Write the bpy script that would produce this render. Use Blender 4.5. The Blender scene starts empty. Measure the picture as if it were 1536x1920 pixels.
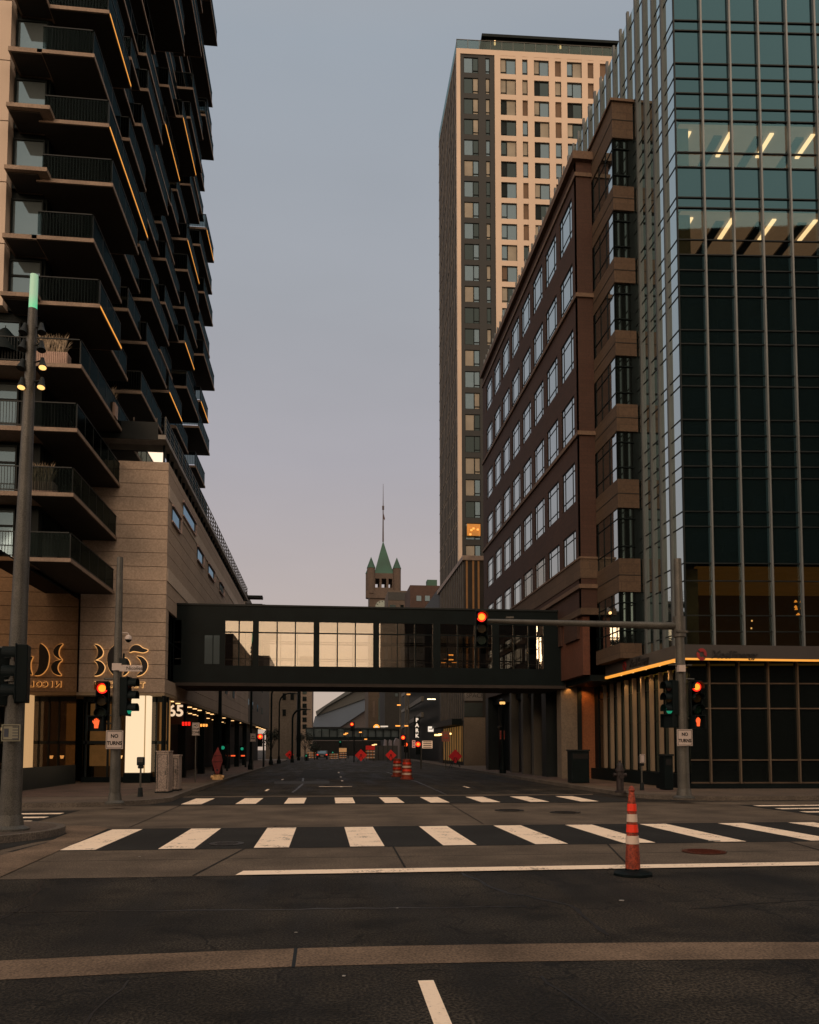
import bpy, math, random
from mathutils import Vector, Matrix
R = math.radians
random.seed(7)
scene = bpy.context.scene
col = scene.collection

# ------------------------------------------------------------------ camera
CAM_H, FPX = 1.7, 1500.0
PITCH = R(3.4); YAW = math.atan(161/1500*math.cos(PITCH))
cd = bpy.data.cameras.new('camera'); cam = bpy.data.objects.new('camera', cd); col.objects.link(cam)
cam.location = (0, 0, CAM_H); cam.rotation_euler = (R(90)+PITCH, 0, -YAW)
cd.sensor_width = 36; cd.lens = FPX/1920*36
SHIFT = (445 - FPX*math.tan(PITCH))/1920
cd.shift_y = SHIFT; cd.clip_start = .1; cd.clip_end = 3000
scene.camera = cam

# ------------------------------------------------------------------ world: dusk sky, afterglow behind the viewer
w = bpy.data.worlds.new('World'); scene.world = w; w.use_nodes = True
nt = w.node_tree; nt.nodes.clear()
N = nt.nodes.new; L = nt.links.new
out = N('ShaderNodeOutputWorld'); bg = N('ShaderNodeBackground')
tc = N('ShaderNodeTexCoord'); sep = N('ShaderNodeSeparateXYZ'); L(tc.outputs['Generated'], sep.inputs[0])
def ramp(stops, inp):
    r = N('ShaderNodeValToRGB'); L(inp, r.inputs[0]); e = r.color_ramp.elements
    e[0].position, e[0].color = stops[0][0], (*stops[0][1], 1)
    e[1].position, e[1].color = stops[-1][0], (*stops[-1][1], 1)
    for p, c in stops[1:-1]:
        q = e.new(p); q.color = (*c, 1)
    return r
front = ramp([(0, (.54,.405,.33)), (.18, (.45,.375,.355)), (.34, (.385,.36,.385)), (.5, (.345,.355,.385)), (.68, (.315,.35,.395)), (.78, (.38,.39,.41)), (1, (1.0,.87,.73))], sep.outputs[2])
back = ramp([(0, (1.5,1.02,.68)), (.12, (1.7,1.22,.84)), (.3, (2.4,1.72,1.2)), (.5, (2.4,1.78,1.28)), (.75, (1.95,1.5,1.12)), (1, (1.0,.87,.73))], sep.outputs[2])
mr = N('ShaderNodeMapRange'); L(sep.outputs[1], mr.inputs[0]); mr.inputs[1].default_value = .15; mr.inputs[2].default_value = -.75
mr.interpolation_type = 'SMOOTHSTEP'
mx = N('ShaderNodeMix'); mx.data_type = 'RGBA'; L(mr.outputs[0], mx.inputs[0]); L(front.outputs[0], mx.inputs[6]); L(back.outputs[0], mx.inputs[7])
sky = N('ShaderNodeTexSky'); sky.sky_type = 'NISHITA'; sky.sun_disc = False; sky.sun_elevation = R(9); sky.sun_rotation = R(195)
sm = N('ShaderNodeVectorMath'); sm.operation = 'SCALE'; L(sky.outputs[0], sm.inputs[0]); sm.inputs[3].default_value = .01
nz = N('ShaderNodeTexNoise'); nz.inputs['Scale'].default_value = 2.2; nz.inputs['Detail'].default_value = 4
mpn = N('ShaderNodeMapping'); mpn.inputs['Scale'].default_value = (1, 1, 3.5); L(tc.outputs['Generated'], mpn.inputs[0]); L(mpn.outputs[0], nz.inputs['Vector'])
nr = N('ShaderNodeMapRange'); L(nz.outputs[0], nr.inputs[0]); nr.inputs[1].default_value = .3; nr.inputs[2].default_value = .7; nr.inputs[3].default_value = .955; nr.inputs[4].default_value = 1.045
ns = N('ShaderNodeVectorMath'); ns.operation = 'SCALE'; L(mx.outputs[2], ns.inputs[0]); L(nr.outputs[0], ns.inputs[3])
ad = N('ShaderNodeVectorMath'); ad.operation = 'ADD'; L(ns.outputs[0], ad.inputs[0]); L(sm.outputs[0], ad.inputs[1])
L(ad.outputs[0], bg.inputs[0]); bg.inputs[1].default_value = 1.0
L(bg.outputs[0], out.inputs[0])
sd = bpy.data.lights.new('sun', 'SUN'); sun = bpy.data.objects.new('sun', sd); col.objects.link(sun)
sd.energy = .55; sd.angle = R(14); sd.color = (1, .66, .42)
sun.rotation_euler = Vector((-.27, -1, .17)).to_track_quat('Z', 'Y').to_euler()
scene.view_settings.view_transform = 'Standard'; scene.view_settings.look = 'None'
scene.view_settings.exposure = 0; scene.view_settings.gamma = 1
scene.cycles.use_denoising = True; scene.cycles.max_bounces = 6; scene.cycles.transparent_max_bounces = 10
scene.cycles.sample_clamp_indirect = 4

# ------------------------------------------------------------------ measuring helpers (photo pixel -> place in metres)
_F = Vector((math.sin(YAW)*math.cos(PITCH), math.cos(YAW)*math.cos(PITCH), math.sin(PITCH)))
_Rt = Vector((math.cos(YAW), -math.sin(YAW), 0)); _U = _Rt.cross(_F)
def _ray(x, y): return _F + _Rt*((x-768)/FPX) - _U*((y-960-SHIFT*1920)/FPX)
_C = Vector((0, 0, CAM_H))
def gd(x, y, z=0.): d = _ray(x, y); return _C + d*((z-CAM_H)/d.z)
def at(x, y, Y): d = _ray(x, y); return _C + d*(Y/d.y)
def atx(x, y, X): d = _ray(x, y); return _C + d*(X/d.x)

# ------------------------------------------------------------------ materials
MATS = {}
REFL = {'road_concrete': 1.2, 'band_concrete': 1.0, 'taupe_panel': 1.2, 'pale_panel': 1.2, 'sign_white': .8, 'reflective_white': .8, 'reflective_red': .9,
        'sidewalk_paving': .95, 'kerb_stone': .9, 'brick_paving': .95, 'beige_cladding': .74, 'orange_plastic': .9, 'cabinet_grey': .8, 'brown_brick': .5, 'red_brick': .55, 'hydrant_yellow': .8, 'retro_red_sheet': 1.0, 'red_sign_sheet': .95, 'deep_red_sheet': 1.0, 'fresh_asphalt': .85}
def mat(name, c, rough=.7, metal=0, var=.25, scale=1.5, fine=0, bump=0, emit=None, es=0, spec=.5):
    if name in MATS: return MATS[name]
    c = tuple(q*REFL.get(name, .6) for q in c)
    m = bpy.data.materials.new(name); m.use_nodes = True; t = m.node_tree; b = t.nodes['Principled BSDF']
    b.inputs['Roughness'].default_value = rough; b.inputs['Metallic'].default_value = metal
    b.inputs['Specular IOR Level'].default_value = spec
    g = t.nodes.new('ShaderNodeNewGeometry')
    n = t.nodes.new('ShaderNodeTexNoise'); n.inputs['Scale'].default_value = scale; n.inputs['Detail'].default_value = 6
    t.links.new(g.outputs['Position'], n.inputs['Vector'])
    r = t.nodes.new('ShaderNodeMapRange'); r.inputs[1].default_value = .3; r.inputs[2].default_value = .7
    r.inputs[3].default_value = 1-var; r.inputs[4].default_value = 1+var
    t.links.new(n.outputs[0], r.inputs[0]); fac = r.outputs[0]
    if fine:
        n2 = t.nodes.new('ShaderNodeTexNoise'); n2.inputs['Scale'].default_value = fine; n2.inputs['Detail'].default_value = 3
        t.links.new(g.outputs['Position'], n2.inputs['Vector'])
        r2 = t.nodes.new('ShaderNodeMapRange'); r2.inputs[1].default_value = .35; r2.inputs[2].default_value = .65
        r2.inputs[3].default_value = .6 if fine > 20 else .85; r2.inputs[4].default_value = 1.4 if fine > 20 else 1.15; t.links.new(n2.outputs[0], r2.inputs[0])
        mm = t.nodes.new('ShaderNodeMath'); mm.operation = 'MULTIPLY'; t.links.new(fac, mm.inputs[0]); t.links.new(r2.outputs[0], mm.inputs[1]); fac = mm.outputs[0]
    v = t.nodes.new('ShaderNodeVectorMath'); v.operation = 'SCALE'; v.inputs[0].default_value = c; t.links.new(fac, v.inputs[3])
    t.links.new(v.outputs[0], b.inputs['Base Color'])
    if bump:
        bp = t.nodes.new('ShaderNodeBump'); bp.inputs['Strength'].default_value = bump; bp.inputs['Distance'].default_value = .02
        n3 = t.nodes.new('ShaderNodeTexNoise'); n3.inputs['Scale'].default_value = fine or scale*20
        t.links.new(g.outputs['Position'], n3.inputs['Vector']); t.links.new(n3.outputs[0], bp.inputs['Height']); t.links.new(bp.outputs[0], b.inputs['Normal'])
    if emit:
        b.inputs['Emission Color'].default_value = (*emit, 1); b.inputs['Emission Strength'].default_value = es
    MATS[name] = m; return m
def glow(name, c, s):
    return mat(name, (.1,.1,.1), .5, 0, 0, emit=c, es=s)
def glass(name, tint, fmin=.08, gtint=(1,1,1), rough=.02, see=True, dark=(.01,.012,.013), wav=0):
    if name in MATS: return MATS[name]
    m = bpy.data.materials.new(name); m.use_nodes = True; t = m.node_tree; t.nodes.clear()
    o = t.nodes.new('ShaderNodeOutputMaterial'); mix = t.nodes.new('ShaderNodeMixShader')
    gl = t.nodes.new('ShaderNodeBsdfGlossy'); gl.inputs['Color'].default_value = (*gtint, 1); gl.inputs['Roughness'].default_value = rough
    if see:
        tr = t.nodes.new('ShaderNodeBsdfTransparent'); tr.inputs[0].default_value = (*tint, 1)
    else:
        tr = t.nodes.new('ShaderNodeBsdfDiffuse'); tr.inputs[0].default_value = (*dark, 1)
    fr = t.nodes.new('ShaderNodeLayerWeight'); fr.inputs[0].default_value = .5   # facing-based edge gloss of coated glass
    pw = t.nodes.new('ShaderNodeMath'); pw.operation = 'POWER'; pw.inputs[1].default_value = 2.6; t.links.new(fr.outputs['Facing'], pw.inputs[0])
    r = t.nodes.new('ShaderNodeMapRange'); r.inputs[3].default_value = fmin; r.inputs[4].default_value = .95; t.links.new(pw.outputs[0], r.inputs[0])
    if wav:
        g = t.nodes.new('ShaderNodeNewGeometry'); n = t.nodes.new('ShaderNodeTexNoise'); n.inputs['Scale'].default_value = .5
        t.links.new(g.outputs['Position'], n.inputs['Vector']); bp = t.nodes.new('ShaderNodeBump'); bp.inputs['Strength'].default_value = wav; bp.inputs['Distance'].default_value = .05
        t.links.new(n.outputs[0], bp.inputs['Height']); t.links.new(bp.outputs[0], gl.inputs['Normal'])
    t.links.new(r.outputs[0], mix.inputs[0]); t.links.new(tr.outputs[0], mix.inputs[1]); t.links.new(gl.outputs[0], mix.inputs[2]); t.links.new(mix.outputs[0], o.inputs[0])
    MATS[name] = m; return m

# ------------------------------------------------------------------ mesh collector
class MB:
    def __init__(s): s.v = []; s.f = []; s.mi = []; s.sm = []; s.mats = []; s.cur = 0
    def use(s, m):
        if m not in s.mats: s.mats.append(m)
        s.cur = s.mats.index(m); return s
    def _add(s, vs, fs, sm=False):
        o = len(s.v); s.v += [tuple(v) for v in vs]
        for f in fs: s.f.append([o+i for i in f]); s.mi.append(s.cur); s.sm.append(sm)
        return s
    def box(s, x0, x1, y0, y1, z0, z1):
        if x0 > x1: x0, x1 = x1, x0
        if y0 > y1: y0, y1 = y1, y0
        if z0 > z1: z0, z1 = z1, z0
        return s._add([(x0,y0,z0),(x1,y0,z0),(x1,y1,z0),(x0,y1,z0),(x0,y0,z1),(x1,y0,z1),(x1,y1,z1),(x0,y1,z1)],
               [(3,2,1,0),(4,5,6,7),(0,1,5,4),(1,2,6,5),(2,3,7,6),(3,0,4,7)])
    def obox(s, p, d, n, l0, l1, n0, n1, z0, z1):   # box along direction d with normal n from p
        p = Vector(p); d = Vector(d); n = Vector(n); z = Vector((0,0,1))
        vs = [p+d*l+n*q+z*h for h in (z0, z1) for l, q in ((l0,n0),(l1,n0),(l1,n1),(l0,n1))]
        return s._add(vs, [(3,2,1,0),(4,5,6,7),(0,1,5,4),(1,2,6,5),(2,3,7,6),(3,0,4,7)])
    def poly(s, pts): return s._add(pts, [list(range(len(pts)))])
    def extr(s, pts, d):
        n = len(pts); d = Vector(d); a = [Vector(p) for p in pts]
        return s._add(a+[p+d for p in a], [list(range(n))[::-1], list(range(n, 2*n))]+[(i, (i+1) % n, n+(i+1) % n, n+i) for i in range(n)])
    def cone(s, p0, p1, r0, r1, n=16, cap=True, sq=1):
        p0 = Vector(p0); p1 = Vector(p1); ax = (p1-p0).normalized()
        a = ax.orthogonal().normalized(); b = ax.cross(a)
        vs = []
        for p, r in ((p0, r0), (p1, r1)):
            for i in range(n):
                t = 2*math.pi*i/n; vs.append(p+(a*math.cos(t)+b*math.sin(t))*r)
        s._add(vs, [(i, (i+1) % n, n+(i+1) % n, n+i) for i in range(n)], True)
        if cap: s._add(vs, [list(range(n))[::-1], list(range(n, 2*n))])
        return s
    def tube(s, pts, r, n=8):
        for a, b in zip(pts[:-1], pts[1:]): s.cone(a, b, r, r, n)
        return s
    def lathe(s, prof, c, n=20):
        c = Vector(c)
        for (r0, z0), (r1, z1) in zip(prof[:-1], prof[1:]): s.cone(c+Vector((0,0,z0)), c+Vector((0,0,z1)), max(r0,.001), max(r1,.001), n, False)
        vs = [c+Vector((prof[-1][0]*math.cos(2*math.pi*i/n), prof[-1][0]*math.sin(2*math.pi*i/n), prof[-1][1])) for i in range(n)]
        return s._add(vs, [list(range(n))])
    def xf(s, M):
        s.v = [tuple(M @ Vector(v)) for v in s.v]; return s
    def bb(s):
        return [(min(v[i] for v in s.v), max(v[i] for v in s.v)) for i in range(3)]
    def build(s, name, m=None, parent=None, local=False, bevel=0):
        me = bpy.data.meshes.new(name)
        off = Vector((0,0,0))
        if parent is not None and not local:
            q = parent
            while q is not None: off += Vector(q.location); q = q.parent
        me.from_pydata([tuple(Vector(v)-off) for v in s.v], [], s.f)
        for q in (s.mats or [m]): me.materials.append(q)
        for i, p in enumerate(me.polygons): p.material_index = s.mi[i]; p.use_smooth = s.sm[i]
        me.validate(); me.update()
        o = bpy.data.objects.new(name, me); col.objects.link(o)
        if parent is not None: o.parent = parent
        if bevel:
            b = o.modifiers.new('bevel', 'BEVEL'); b.width = bevel; b.segments = 2; b.limit_method = 'ANGLE'
        return o
def box(*a): return MB().box(*a)
def thing(name, label, cat, loc=(0,0,0), rz=0, group=None):
    o = bpy.data.objects.new(name, None); col.objects.link(o); o.location = loc; o.rotation_euler = (0, 0, rz); o.empty_display_size = .3
    o['label'] = label; o['category'] = cat
    if group: o['group'] = group
    return o
def tag(o, label, cat, group=None):
    o['label'] = label; o['category'] = cat
    if group: o['group'] = group
    return o
def struct(o): o['kind'] = 'structure'; return o
def kids(o): return [c for c in bpy.data.objects if c.parent == o]
def clone(o, loc, rz=None, label=None, parent=None):
    c = o.copy(); col.objects.link(c)
    if parent is None: c.location = loc
    else: c.parent = parent
    if rz is not None: c.rotation_euler = (0, 0, rz)
    if label: c['label'] = label
    for k in kids(o): clone(k, None, None, None, c)
    return c
class Pool:                                          # at most 100 of one part as parts, the rest as one
    def __init__(s, root, name, lim=100): s.root, s.name, s.lim, s.it = root, name, lim, []
    def add(s, mb, extra=None): s.it.append((mb, extra)); return mb
    def done(s, fn=None):
        def pr(q):
            b = q[0].bb(); c = Vector([(a+d)/2 for a, d in b]); ds = [d-a for a, d in b]; ds.sort()
            v = c-_C; sx = sum(1 for _ in ()); w_ = v.dot(_F)
            x = v.dot(_Rt)/w_*FPX+768; y = 960+SHIFT*1920-v.dot(_U)/w_*FPX
            vis = 1 if (-40 < x < 1576 and -40 < y < 1960) else .001
            return -ds[1]*ds[2]/(w_*w_)*vis
        s.it.sort(key=pr); lim = s.lim if len(s.it) > s.lim else 10**6
        for mb, ex in s.it[:lim]:
            o = mb.build(s.name, None, s.root)
            if ex: ex(o)
        rest = s.it[lim:]
        if rest:
            M = MB()
            for mb, ex in rest:
                for i, f in enumerate(mb.f):
                    pass
                o0 = len(M.v); M.v += mb.v
                for f, mi, sm in zip(mb.f, mb.mi, mb.sm):
                    M.use(mb.mats[mi]); M.f.append([o0+i for i in f]); M.mi.append(M.cur); M.sm.append(sm)
            o = M.build(s.name, None, s.root); o['kind'] = 'stuff'
def text_mb(s, size, p, m, face='S', ext=.01, align='CENTER', bold=0, shear=0, xs=1):
    c = bpy.data.curves.new('t', 'FONT'); c.body = s; c.size = size; c.extrude = ext; c.align_x = align; c.align_y = 'CENTER'; c.offset = bold; c.shear = shear
    c.resolution_u = 3
    o = bpy.data.objects.new('t', c); me = bpy.data.meshes.new_from_object(o)
    Mx = Matrix.Translation(Vector(p)) @ Matrix.Rotation({'S': 0, 'W': -math.pi/2, 'E': math.pi/2, 'N': math.pi}[face], 4, 'Z') @ Matrix.Rotation(math.pi/2, 4, 'X') @ Matrix.Diagonal((xs,1,1,1))
    b = MB(); b.use(m); b._add([Mx @ v.co for v in me.vertices], [list(q.vertices) for q in me.polygons])
    bpy.data.objects.remove(o); bpy.data.curves.remove(c); bpy.data.meshes.remove(me)
    return b

# palette
def asphalt_mat():
    m = bpy.data.materials.new('asphalt'); m.use_nodes = True; t = m.node_tree; b = t.nodes['Principled BSDF']; n = t.nodes.new; l = t.links.new
    g = n('ShaderNodeNewGeometry'); b.inputs['Specular IOR Level'].default_value = .25
    def noise(scale, det, sc=(1,1,1)):
        mp = n('ShaderNodeMapping'); mp.inputs['Scale'].default_value = sc; l(g.outputs['Position'], mp.inputs['Vector'])
        q = n('ShaderNodeTexNoise'); q.inputs['Scale'].default_value = scale; q.inputs['Detail'].default_value = det; l(mp.outputs[0], q.inputs['Vector']); return q.outputs[0]
    def rng(x, a, c, d, e):
        r = n('ShaderNodeMapRange'); l(x, r.inputs[0]); r.inputs[1].default_value = a; r.inputs[2].default_value = c; r.inputs[3].default_value = d; r.inputs[4].default_value = e; return r.outputs[0]
    def mul(a, c):
        q = n('ShaderNodeMath'); q.operation = 'MULTIPLY'; l(a, q.inputs[0]); l(c, q.inputs[1]); return q.outputs[0]
    patch = rng(noise(.55, 7), .35, .65, .45, 1.6); streak = rng(noise(1.3, 4, (1,.10,1)), .35, .65, .6, 1.4)
    blot = rng(noise(1.1, 5, (1,1.6,1)), .52, .68, 1.0, .4); fine = rng(noise(42, 3), .40, .60, .25, 2.1); speck = rng(noise(160, 1), .68, .76, 1, 3.2)
    v = n('ShaderNodeTexVoronoi'); v.feature = 'DISTANCE_TO_EDGE'; v.inputs['Scale'].default_value = .42; v.inputs['Randomness'].default_value = 1
    mw = n('ShaderNodeVectorMath'); mw.operation = 'ADD'; nz = n('ShaderNodeTexNoise'); nz.inputs['Scale'].default_value = 1.8; l(g.outputs['Position'], nz.inputs['Vector'])
    l(g.outputs['Position'], mw.inputs[0]); l(nz.outputs['Color'], mw.inputs[1]); l(mw.outputs[0], v.inputs['Vector'])
    crack = rng(v.outputs['Distance'], .003, .010, .35, 1.0)
    f = mul(mul(mul(patch, streak), mul(blot, fine)), mul(speck, crack))
    hue = n('ShaderNodeMix'); hue.data_type = 'RGBA'; l(noise(.4, 4), hue.inputs[0]); hue.inputs[6].default_value = (.016,.0145,.0125,1); hue.inputs[7].default_value = (.024,.018,.0115,1)
    s = n('ShaderNodeVectorMath'); s.operation = 'SCALE'; l(hue.outputs[2], s.inputs[0]); l(f, s.inputs[3]); l(s.outputs[0], b.inputs['Base Color'])
    l(rng(noise(1.3, 4, (1,.10,1)), .35, .65, .62, .9), b.inputs['Roughness'])
    bp = n('ShaderNodeBump'); bp.inputs['Strength'].default_value = .6; bp.inputs['Distance'].default_value = .015; l(fine, bp.inputs['Height']); l(bp.outputs[0], b.inputs['Normal'])
    return m
asph = asphalt_mat()
asph2 = mat('fresh_asphalt', (.017,.016,.0145), .85, 0, .35, .8, 60, .5, spec=.25)
conc = mat('road_concrete', (.082,.062,.045), .85, 0, .38, .8, 45, .4, spec=.25)
concd = mat('band_concrete', (.145,.10,.068), .85, 0, .35, 1.1, 45, .4, spec=.25)
walk = mat('sidewalk_paving', (.085,.06,.043), .85, 0, .3, .6, 30, .4)
pave = mat('brick_paving', (.085,.052,.040), .85, 0, .35, .8, 30, .4)
kerbm = mat('kerb_stone', (.11,.09,.072), .8, 0, .25, 1.5, 30, .3)
dark = mat('dark_metal', (.016,.023,.025), .5, 0, .2, 1, spec=.2)
black = mat('black_metal', (.0085,.015,.0165), .5, 0, .2, 1, spec=.08)
galv = mat('galvanised_steel', (.13,.125,.11), .5, .3, .22, 2.5, 60)
silver = mat('aluminium_fin', (.27,.29,.295), .45, .35, .1, .7)
pod_m = mat('taupe_panel', (.30,.235,.185), .8, 0, .12, .35, 14)
pod_l = mat('pale_panel', (.42,.35,.29), .8, 0, .12, .35, 14)
beige = mat('beige_cladding', (.58,.465,.37), .75, 0, .06, .12)
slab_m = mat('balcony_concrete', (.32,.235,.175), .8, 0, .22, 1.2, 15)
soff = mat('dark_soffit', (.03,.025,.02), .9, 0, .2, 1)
brick = mat('brown_brick', (.088,.037,.023), .85, 0, .14, .4, 12)
brick2 = mat('tan_brick', (.13,.082,.05), .85, 0, .12, .4, 12)
ledge = mat('limestone_ledge', (.19,.12,.078), .8, 0, .15, .8, 9)
def add_courses(m, bw, bh, k=.72):
    t = m.node_tree; b = t.nodes['Principled BSDF']; lk = b.inputs['Base Color'].links[0]; src = lk.from_socket
    g = t.nodes.new('ShaderNodeNewGeometry'); sp = t.nodes.new('ShaderNodeSeparateXYZ'); t.links.new(g.outputs['Position'], sp.inputs[0])
    ad_ = t.nodes.new('ShaderNodeMath'); t.links.new(sp.outputs[0], ad_.inputs[0]); t.links.new(sp.outputs[1], ad_.inputs[1])
    cb = t.nodes.new('ShaderNodeCombineXYZ'); t.links.new(ad_.outputs[0], cb.inputs[0]); t.links.new(sp.outputs[2], cb.inputs[1])
    br = t.nodes.new('ShaderNodeTexBrick'); t.links.new(cb.outputs[0], br.inputs['Vector']); br.inputs['Scale'].default_value = 1
    br.inputs['Brick Width'].default_value = bw; br.inputs['Row Height'].default_value = bh; br.inputs['Mortar Size'].default_value = bh*.06
    br.inputs['Color1'].default_value = (1,1,1,1); br.inputs['Color2'].default_value = (.82,.80,.78,1); br.inputs['Mortar'].default_value = (k,k,k,1)
    mx_ = t.nodes.new('ShaderNodeVectorMath'); mx_.operation = 'MULTIPLY'; t.links.new(src, mx_.inputs[0]); t.links.new(br.outputs[0], mx_.inputs[1]); t.links.new(mx_.outputs[0], b.inputs['Base Color'])
add_courses(brick, .6, .2); add_courses(brick2, 1.2, .4)
orange_w = mat('orange_stone', (.34,.125,.05), .8, 0, .12, .6, 12)
tanw = mat('tan_stone', (.24,.19,.14), .8, 0, .12, .6, 12)
white_s = mat('sign_white', (.62,.52,.47), .6, 0, .08, 2)
redp = mat('red_sign_sheet', (.75,.03,.015), .5, 0, .1, 3)
orangep = mat('orange_plastic', (.30,.045,.018), .65, 0, .4, 9, 40)
blackletter = mat('black_lettering', (.015,.012,.012), .6, 0, 0)
led = glow('amber_strip_light', (1.0,.38,.045), 1.0)
ledc = glow('cream_light', (1.0,.74,.46), 1.0)
lampw = glow('warm_lamp', (1.0,.56,.22), 1.9)
lampo = glow('orange_lamp', (1.0,.36,.06), 1.5)
redl = glow('red_lens_lit', (1.0,.012,.006), 1.3)
redc = glow('red_lens_core', (1.0,.33,.02), 1.5)
grnl = glow('green_lens_lit', (.0,.45,.24), .5)
handl = glow('orange_hand_lit', (1.0,.10,.015), 1.3)
g_tower = glass('curtain_wall_glass', (.66,.64,.54), .09, (.20,.43,.56))
g_span = glass('spandrel_glass', (0,0,0), .095, (.20,.44,.57), .03, False, (.005,.010,.011))
g_brown = glass('office_window_glass', (0,0,0), .42, (.90,.99,.99), .04, False, (.01,.012,.012), .02)
g_dark = glass('dark_glass', (0,0,0), .04, (.45,.62,.66), .05, False, (.006,.008,.008))
g_mirr = glass('polished_lobby_glass', (0,0,0), .5, (.80,.62,.44), .01, False, (.006,.006,.006))
g_bridge = glass('reflective_bridge_glass', (.80,.76,.70), .215, (1,.95,.87), .01, wav=.01)
g_rail = glass('balcony_glass', (.45,.50,.50), .012, (.04,.06,.062), .15)
g_terr = glass('terrace_glass', (.5,.56,.54), .03, (.4,.5,.48), .1)
g_grey = glass('grey_window_glass', (0,0,0), .085, (.42,.66,.85), .04, False, (.065,.082,.088))
g_store = glass('shop_glass', (.8,.77,.72), .06, (.8,.8,.8), .02)

def paint_mat():
    m = bpy.data.materials.new('road_paint'); m.use_nodes = True; t = m.node_tree; b = t.nodes['Principled BSDF']; b.inputs['Roughness'].default_value = .7
    g = t.nodes.new('ShaderNodeNewGeometry'); n = t.nodes.new('ShaderNodeTexNoise'); n.inputs['Scale'].default_value = 26; n.inputs['Detail'].default_value = 5
    n2 = t.nodes.new('ShaderNodeTexNoise'); n2.inputs['Scale'].default_value = 2.2; n2.inputs['Detail'].default_value = 5
    for q in (n, n2): t.links.new(g.outputs['Position'], q.inputs['Vector'])
    a = t.nodes.new('ShaderNodeMath'); a.operation = 'ADD'; t.links.new(n.outputs[0], a.inputs[0]); t.links.new(n2.outputs[0], a.inputs[1])
    r = t.nodes.new('ShaderNodeValToRGB'); t.links.new(a.outputs[0], r.inputs[0])
    e = r.color_ramp.elements; e[0].position = .76; e[0].color = (.16,.13,.10,1); e[1].position = .82; e[1].color = (.86,.67,.50,1)
    q = e.new(1.0); q.color = (.97,.77,.58,1)
    t.links.new(r.outputs[0], b.inputs['Base Color']); return m
paint = paint_mat()
# ================================================================== GROUND
struct(box(-700, 700, -300, 1500, -.5, 0).build('ground', asph))
def flat(name, pts, m, z, lvl=.0): return struct(MB().poly([(x, y, z) for x, y in pts]).build(name, m))
# concrete roadway of the cross street with the near concrete strip
flat('cross_street', [(-80,11.08),(80,11.08),(80,24.9),(-80,24.9)], conc, .004)
flat('crossing_field', [(-5.2,14.0),(30,14.0),(30,17.75),(-4.7,17.75)], asph2, .008)
flat('crossing_field', [(-5.2,25.05),(10.2,25.05),(9.9,28.9),(-5.0,28.9)], asph2, .008)
flat('crossing_field', [(-12,19.2),(-6.7,19.2),(-6.7,23.2),(-12,23.2)], asph2, .008)
flat('crossing_field', [(12.6,19.2),(19,19.2),(19,23.4),(12.6,23.4)], asph2, .008)
flat('far_gutter', [(-5.0,28.9),(9.9,28.9),(10.2,29.6),(-5.0,29.6)], conc, .012)
# curved concrete band nearest the viewer, with an open joint
def band_c(x): return 6.72 - .0125*(x-.3)**2 + (.02*(x+.3) if x < -.3 else -.015*x)
for x0, x1 in ((-9, -.24), (-.21, 12)):
    xs = [x0+(x1-x0)*i/24 for i in range(25)]
    top = [(x, band_c(x)+.29+ (0 if x > -.3 else .0)) for x in xs]; bot = [(x, band_c(x)-.29) for x in xs]
    flat('concrete_band', bot+top[::-1], concd, .004)
flat('band_joint', [(-.24,6.42),(-.21,6.42),(-.21,7.02),(-.24,7.02)], black, .003)
# expansion joints in the concrete
J = MB()
for x0, y0, x1, y1 in ((-1.35,14,-1.05,18),(-1.75,11.1,-1.35,14),(1.15,11.1,1.2,14),(4.35,11.1,5.05,14),(3.6,18,3.9,24.8),(-4.2,18,-4.3,24.8),(8.0,11.1,8.5,14)):
    J.poly([(x0,y0,.0115),(x0+.03,y0,.0115),(x1+.03,y1,.0115),(x1,y1,.0115)])
for y in (12.75, 18.1, 21.3, 24.6): J.poly([(-8,y,.0055),(30,y,.0055),(30,y+.025,.0055),(-8,y+.025,.0055)])
struct(J.build('expansion_joints', asph2))
# tar seams and darker oil stains on the near asphalt
tar = mat('tar_seam', (.016,.015,.015), .45, 0, .3, 6)
rs = random.Random(21)
def seam(pts, w_=.022):
    out = []; P_ = [Vector(p) for p in pts]; fine_ = []
    for a_, b_ in zip(P_[:-1], P_[1:]):
        n_ = max(2, int((b_-a_).length/.22))
        for i in range(n_): q = a_.lerp(b_, i/n_); fine_.append(Vector((q.x+rs.uniform(-.035,.035), q.y+rs.uniform(-.03,.03))))
    fine_.append(P_[-1]); L_, R_ = [], []
    for i, q in enumerate(fine_):
        t_ = (fine_[min(i+1, len(fine_)-1)]-fine_[max(i-1, 0)]).normalized(); nn = Vector((-t_.y, t_.x)); ww = w_*rs.uniform(.5,1.5)
        L_.append(q+nn*ww); R_.append(q-nn*ww)
    m_ = MB()
    for i in range(len(fine_)-1): m_.poly([(R_[i].x,R_[i].y,.003),(R_[i+1].x,R_[i+1].y,.003),(L_[i+1].x,L_[i+1].y,.003),(L_[i].x,L_[i].y,.003)])
    struct(m_.build('tar_seam', tar))
seam([(-3.6,10.9),(-3.2,9.3),(-3.3,7.4)]); seam([(1.9,11.0),(2.1,9.6),(2.7,8.6),(2.6,7.2)]); seam([(-4,8.9),(-1.2,8.75),(2.2,8.6)], .016)
seam([(3.9,8.3),(5.4,8.6),(7.2,8.4)], .016); seam([(1.6,6.0),(1.75,4.9),(1.5,3.6)], .014); seam([(-1.4,6.2),(-1.5,5.0),(-1.2,3.8)], .012)
seam([(-1.2,32),(-1.0,40),(-1.3,52)], .05); seam([(4.6,30),(4.9,42),(4.7,60)], .05)
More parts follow.
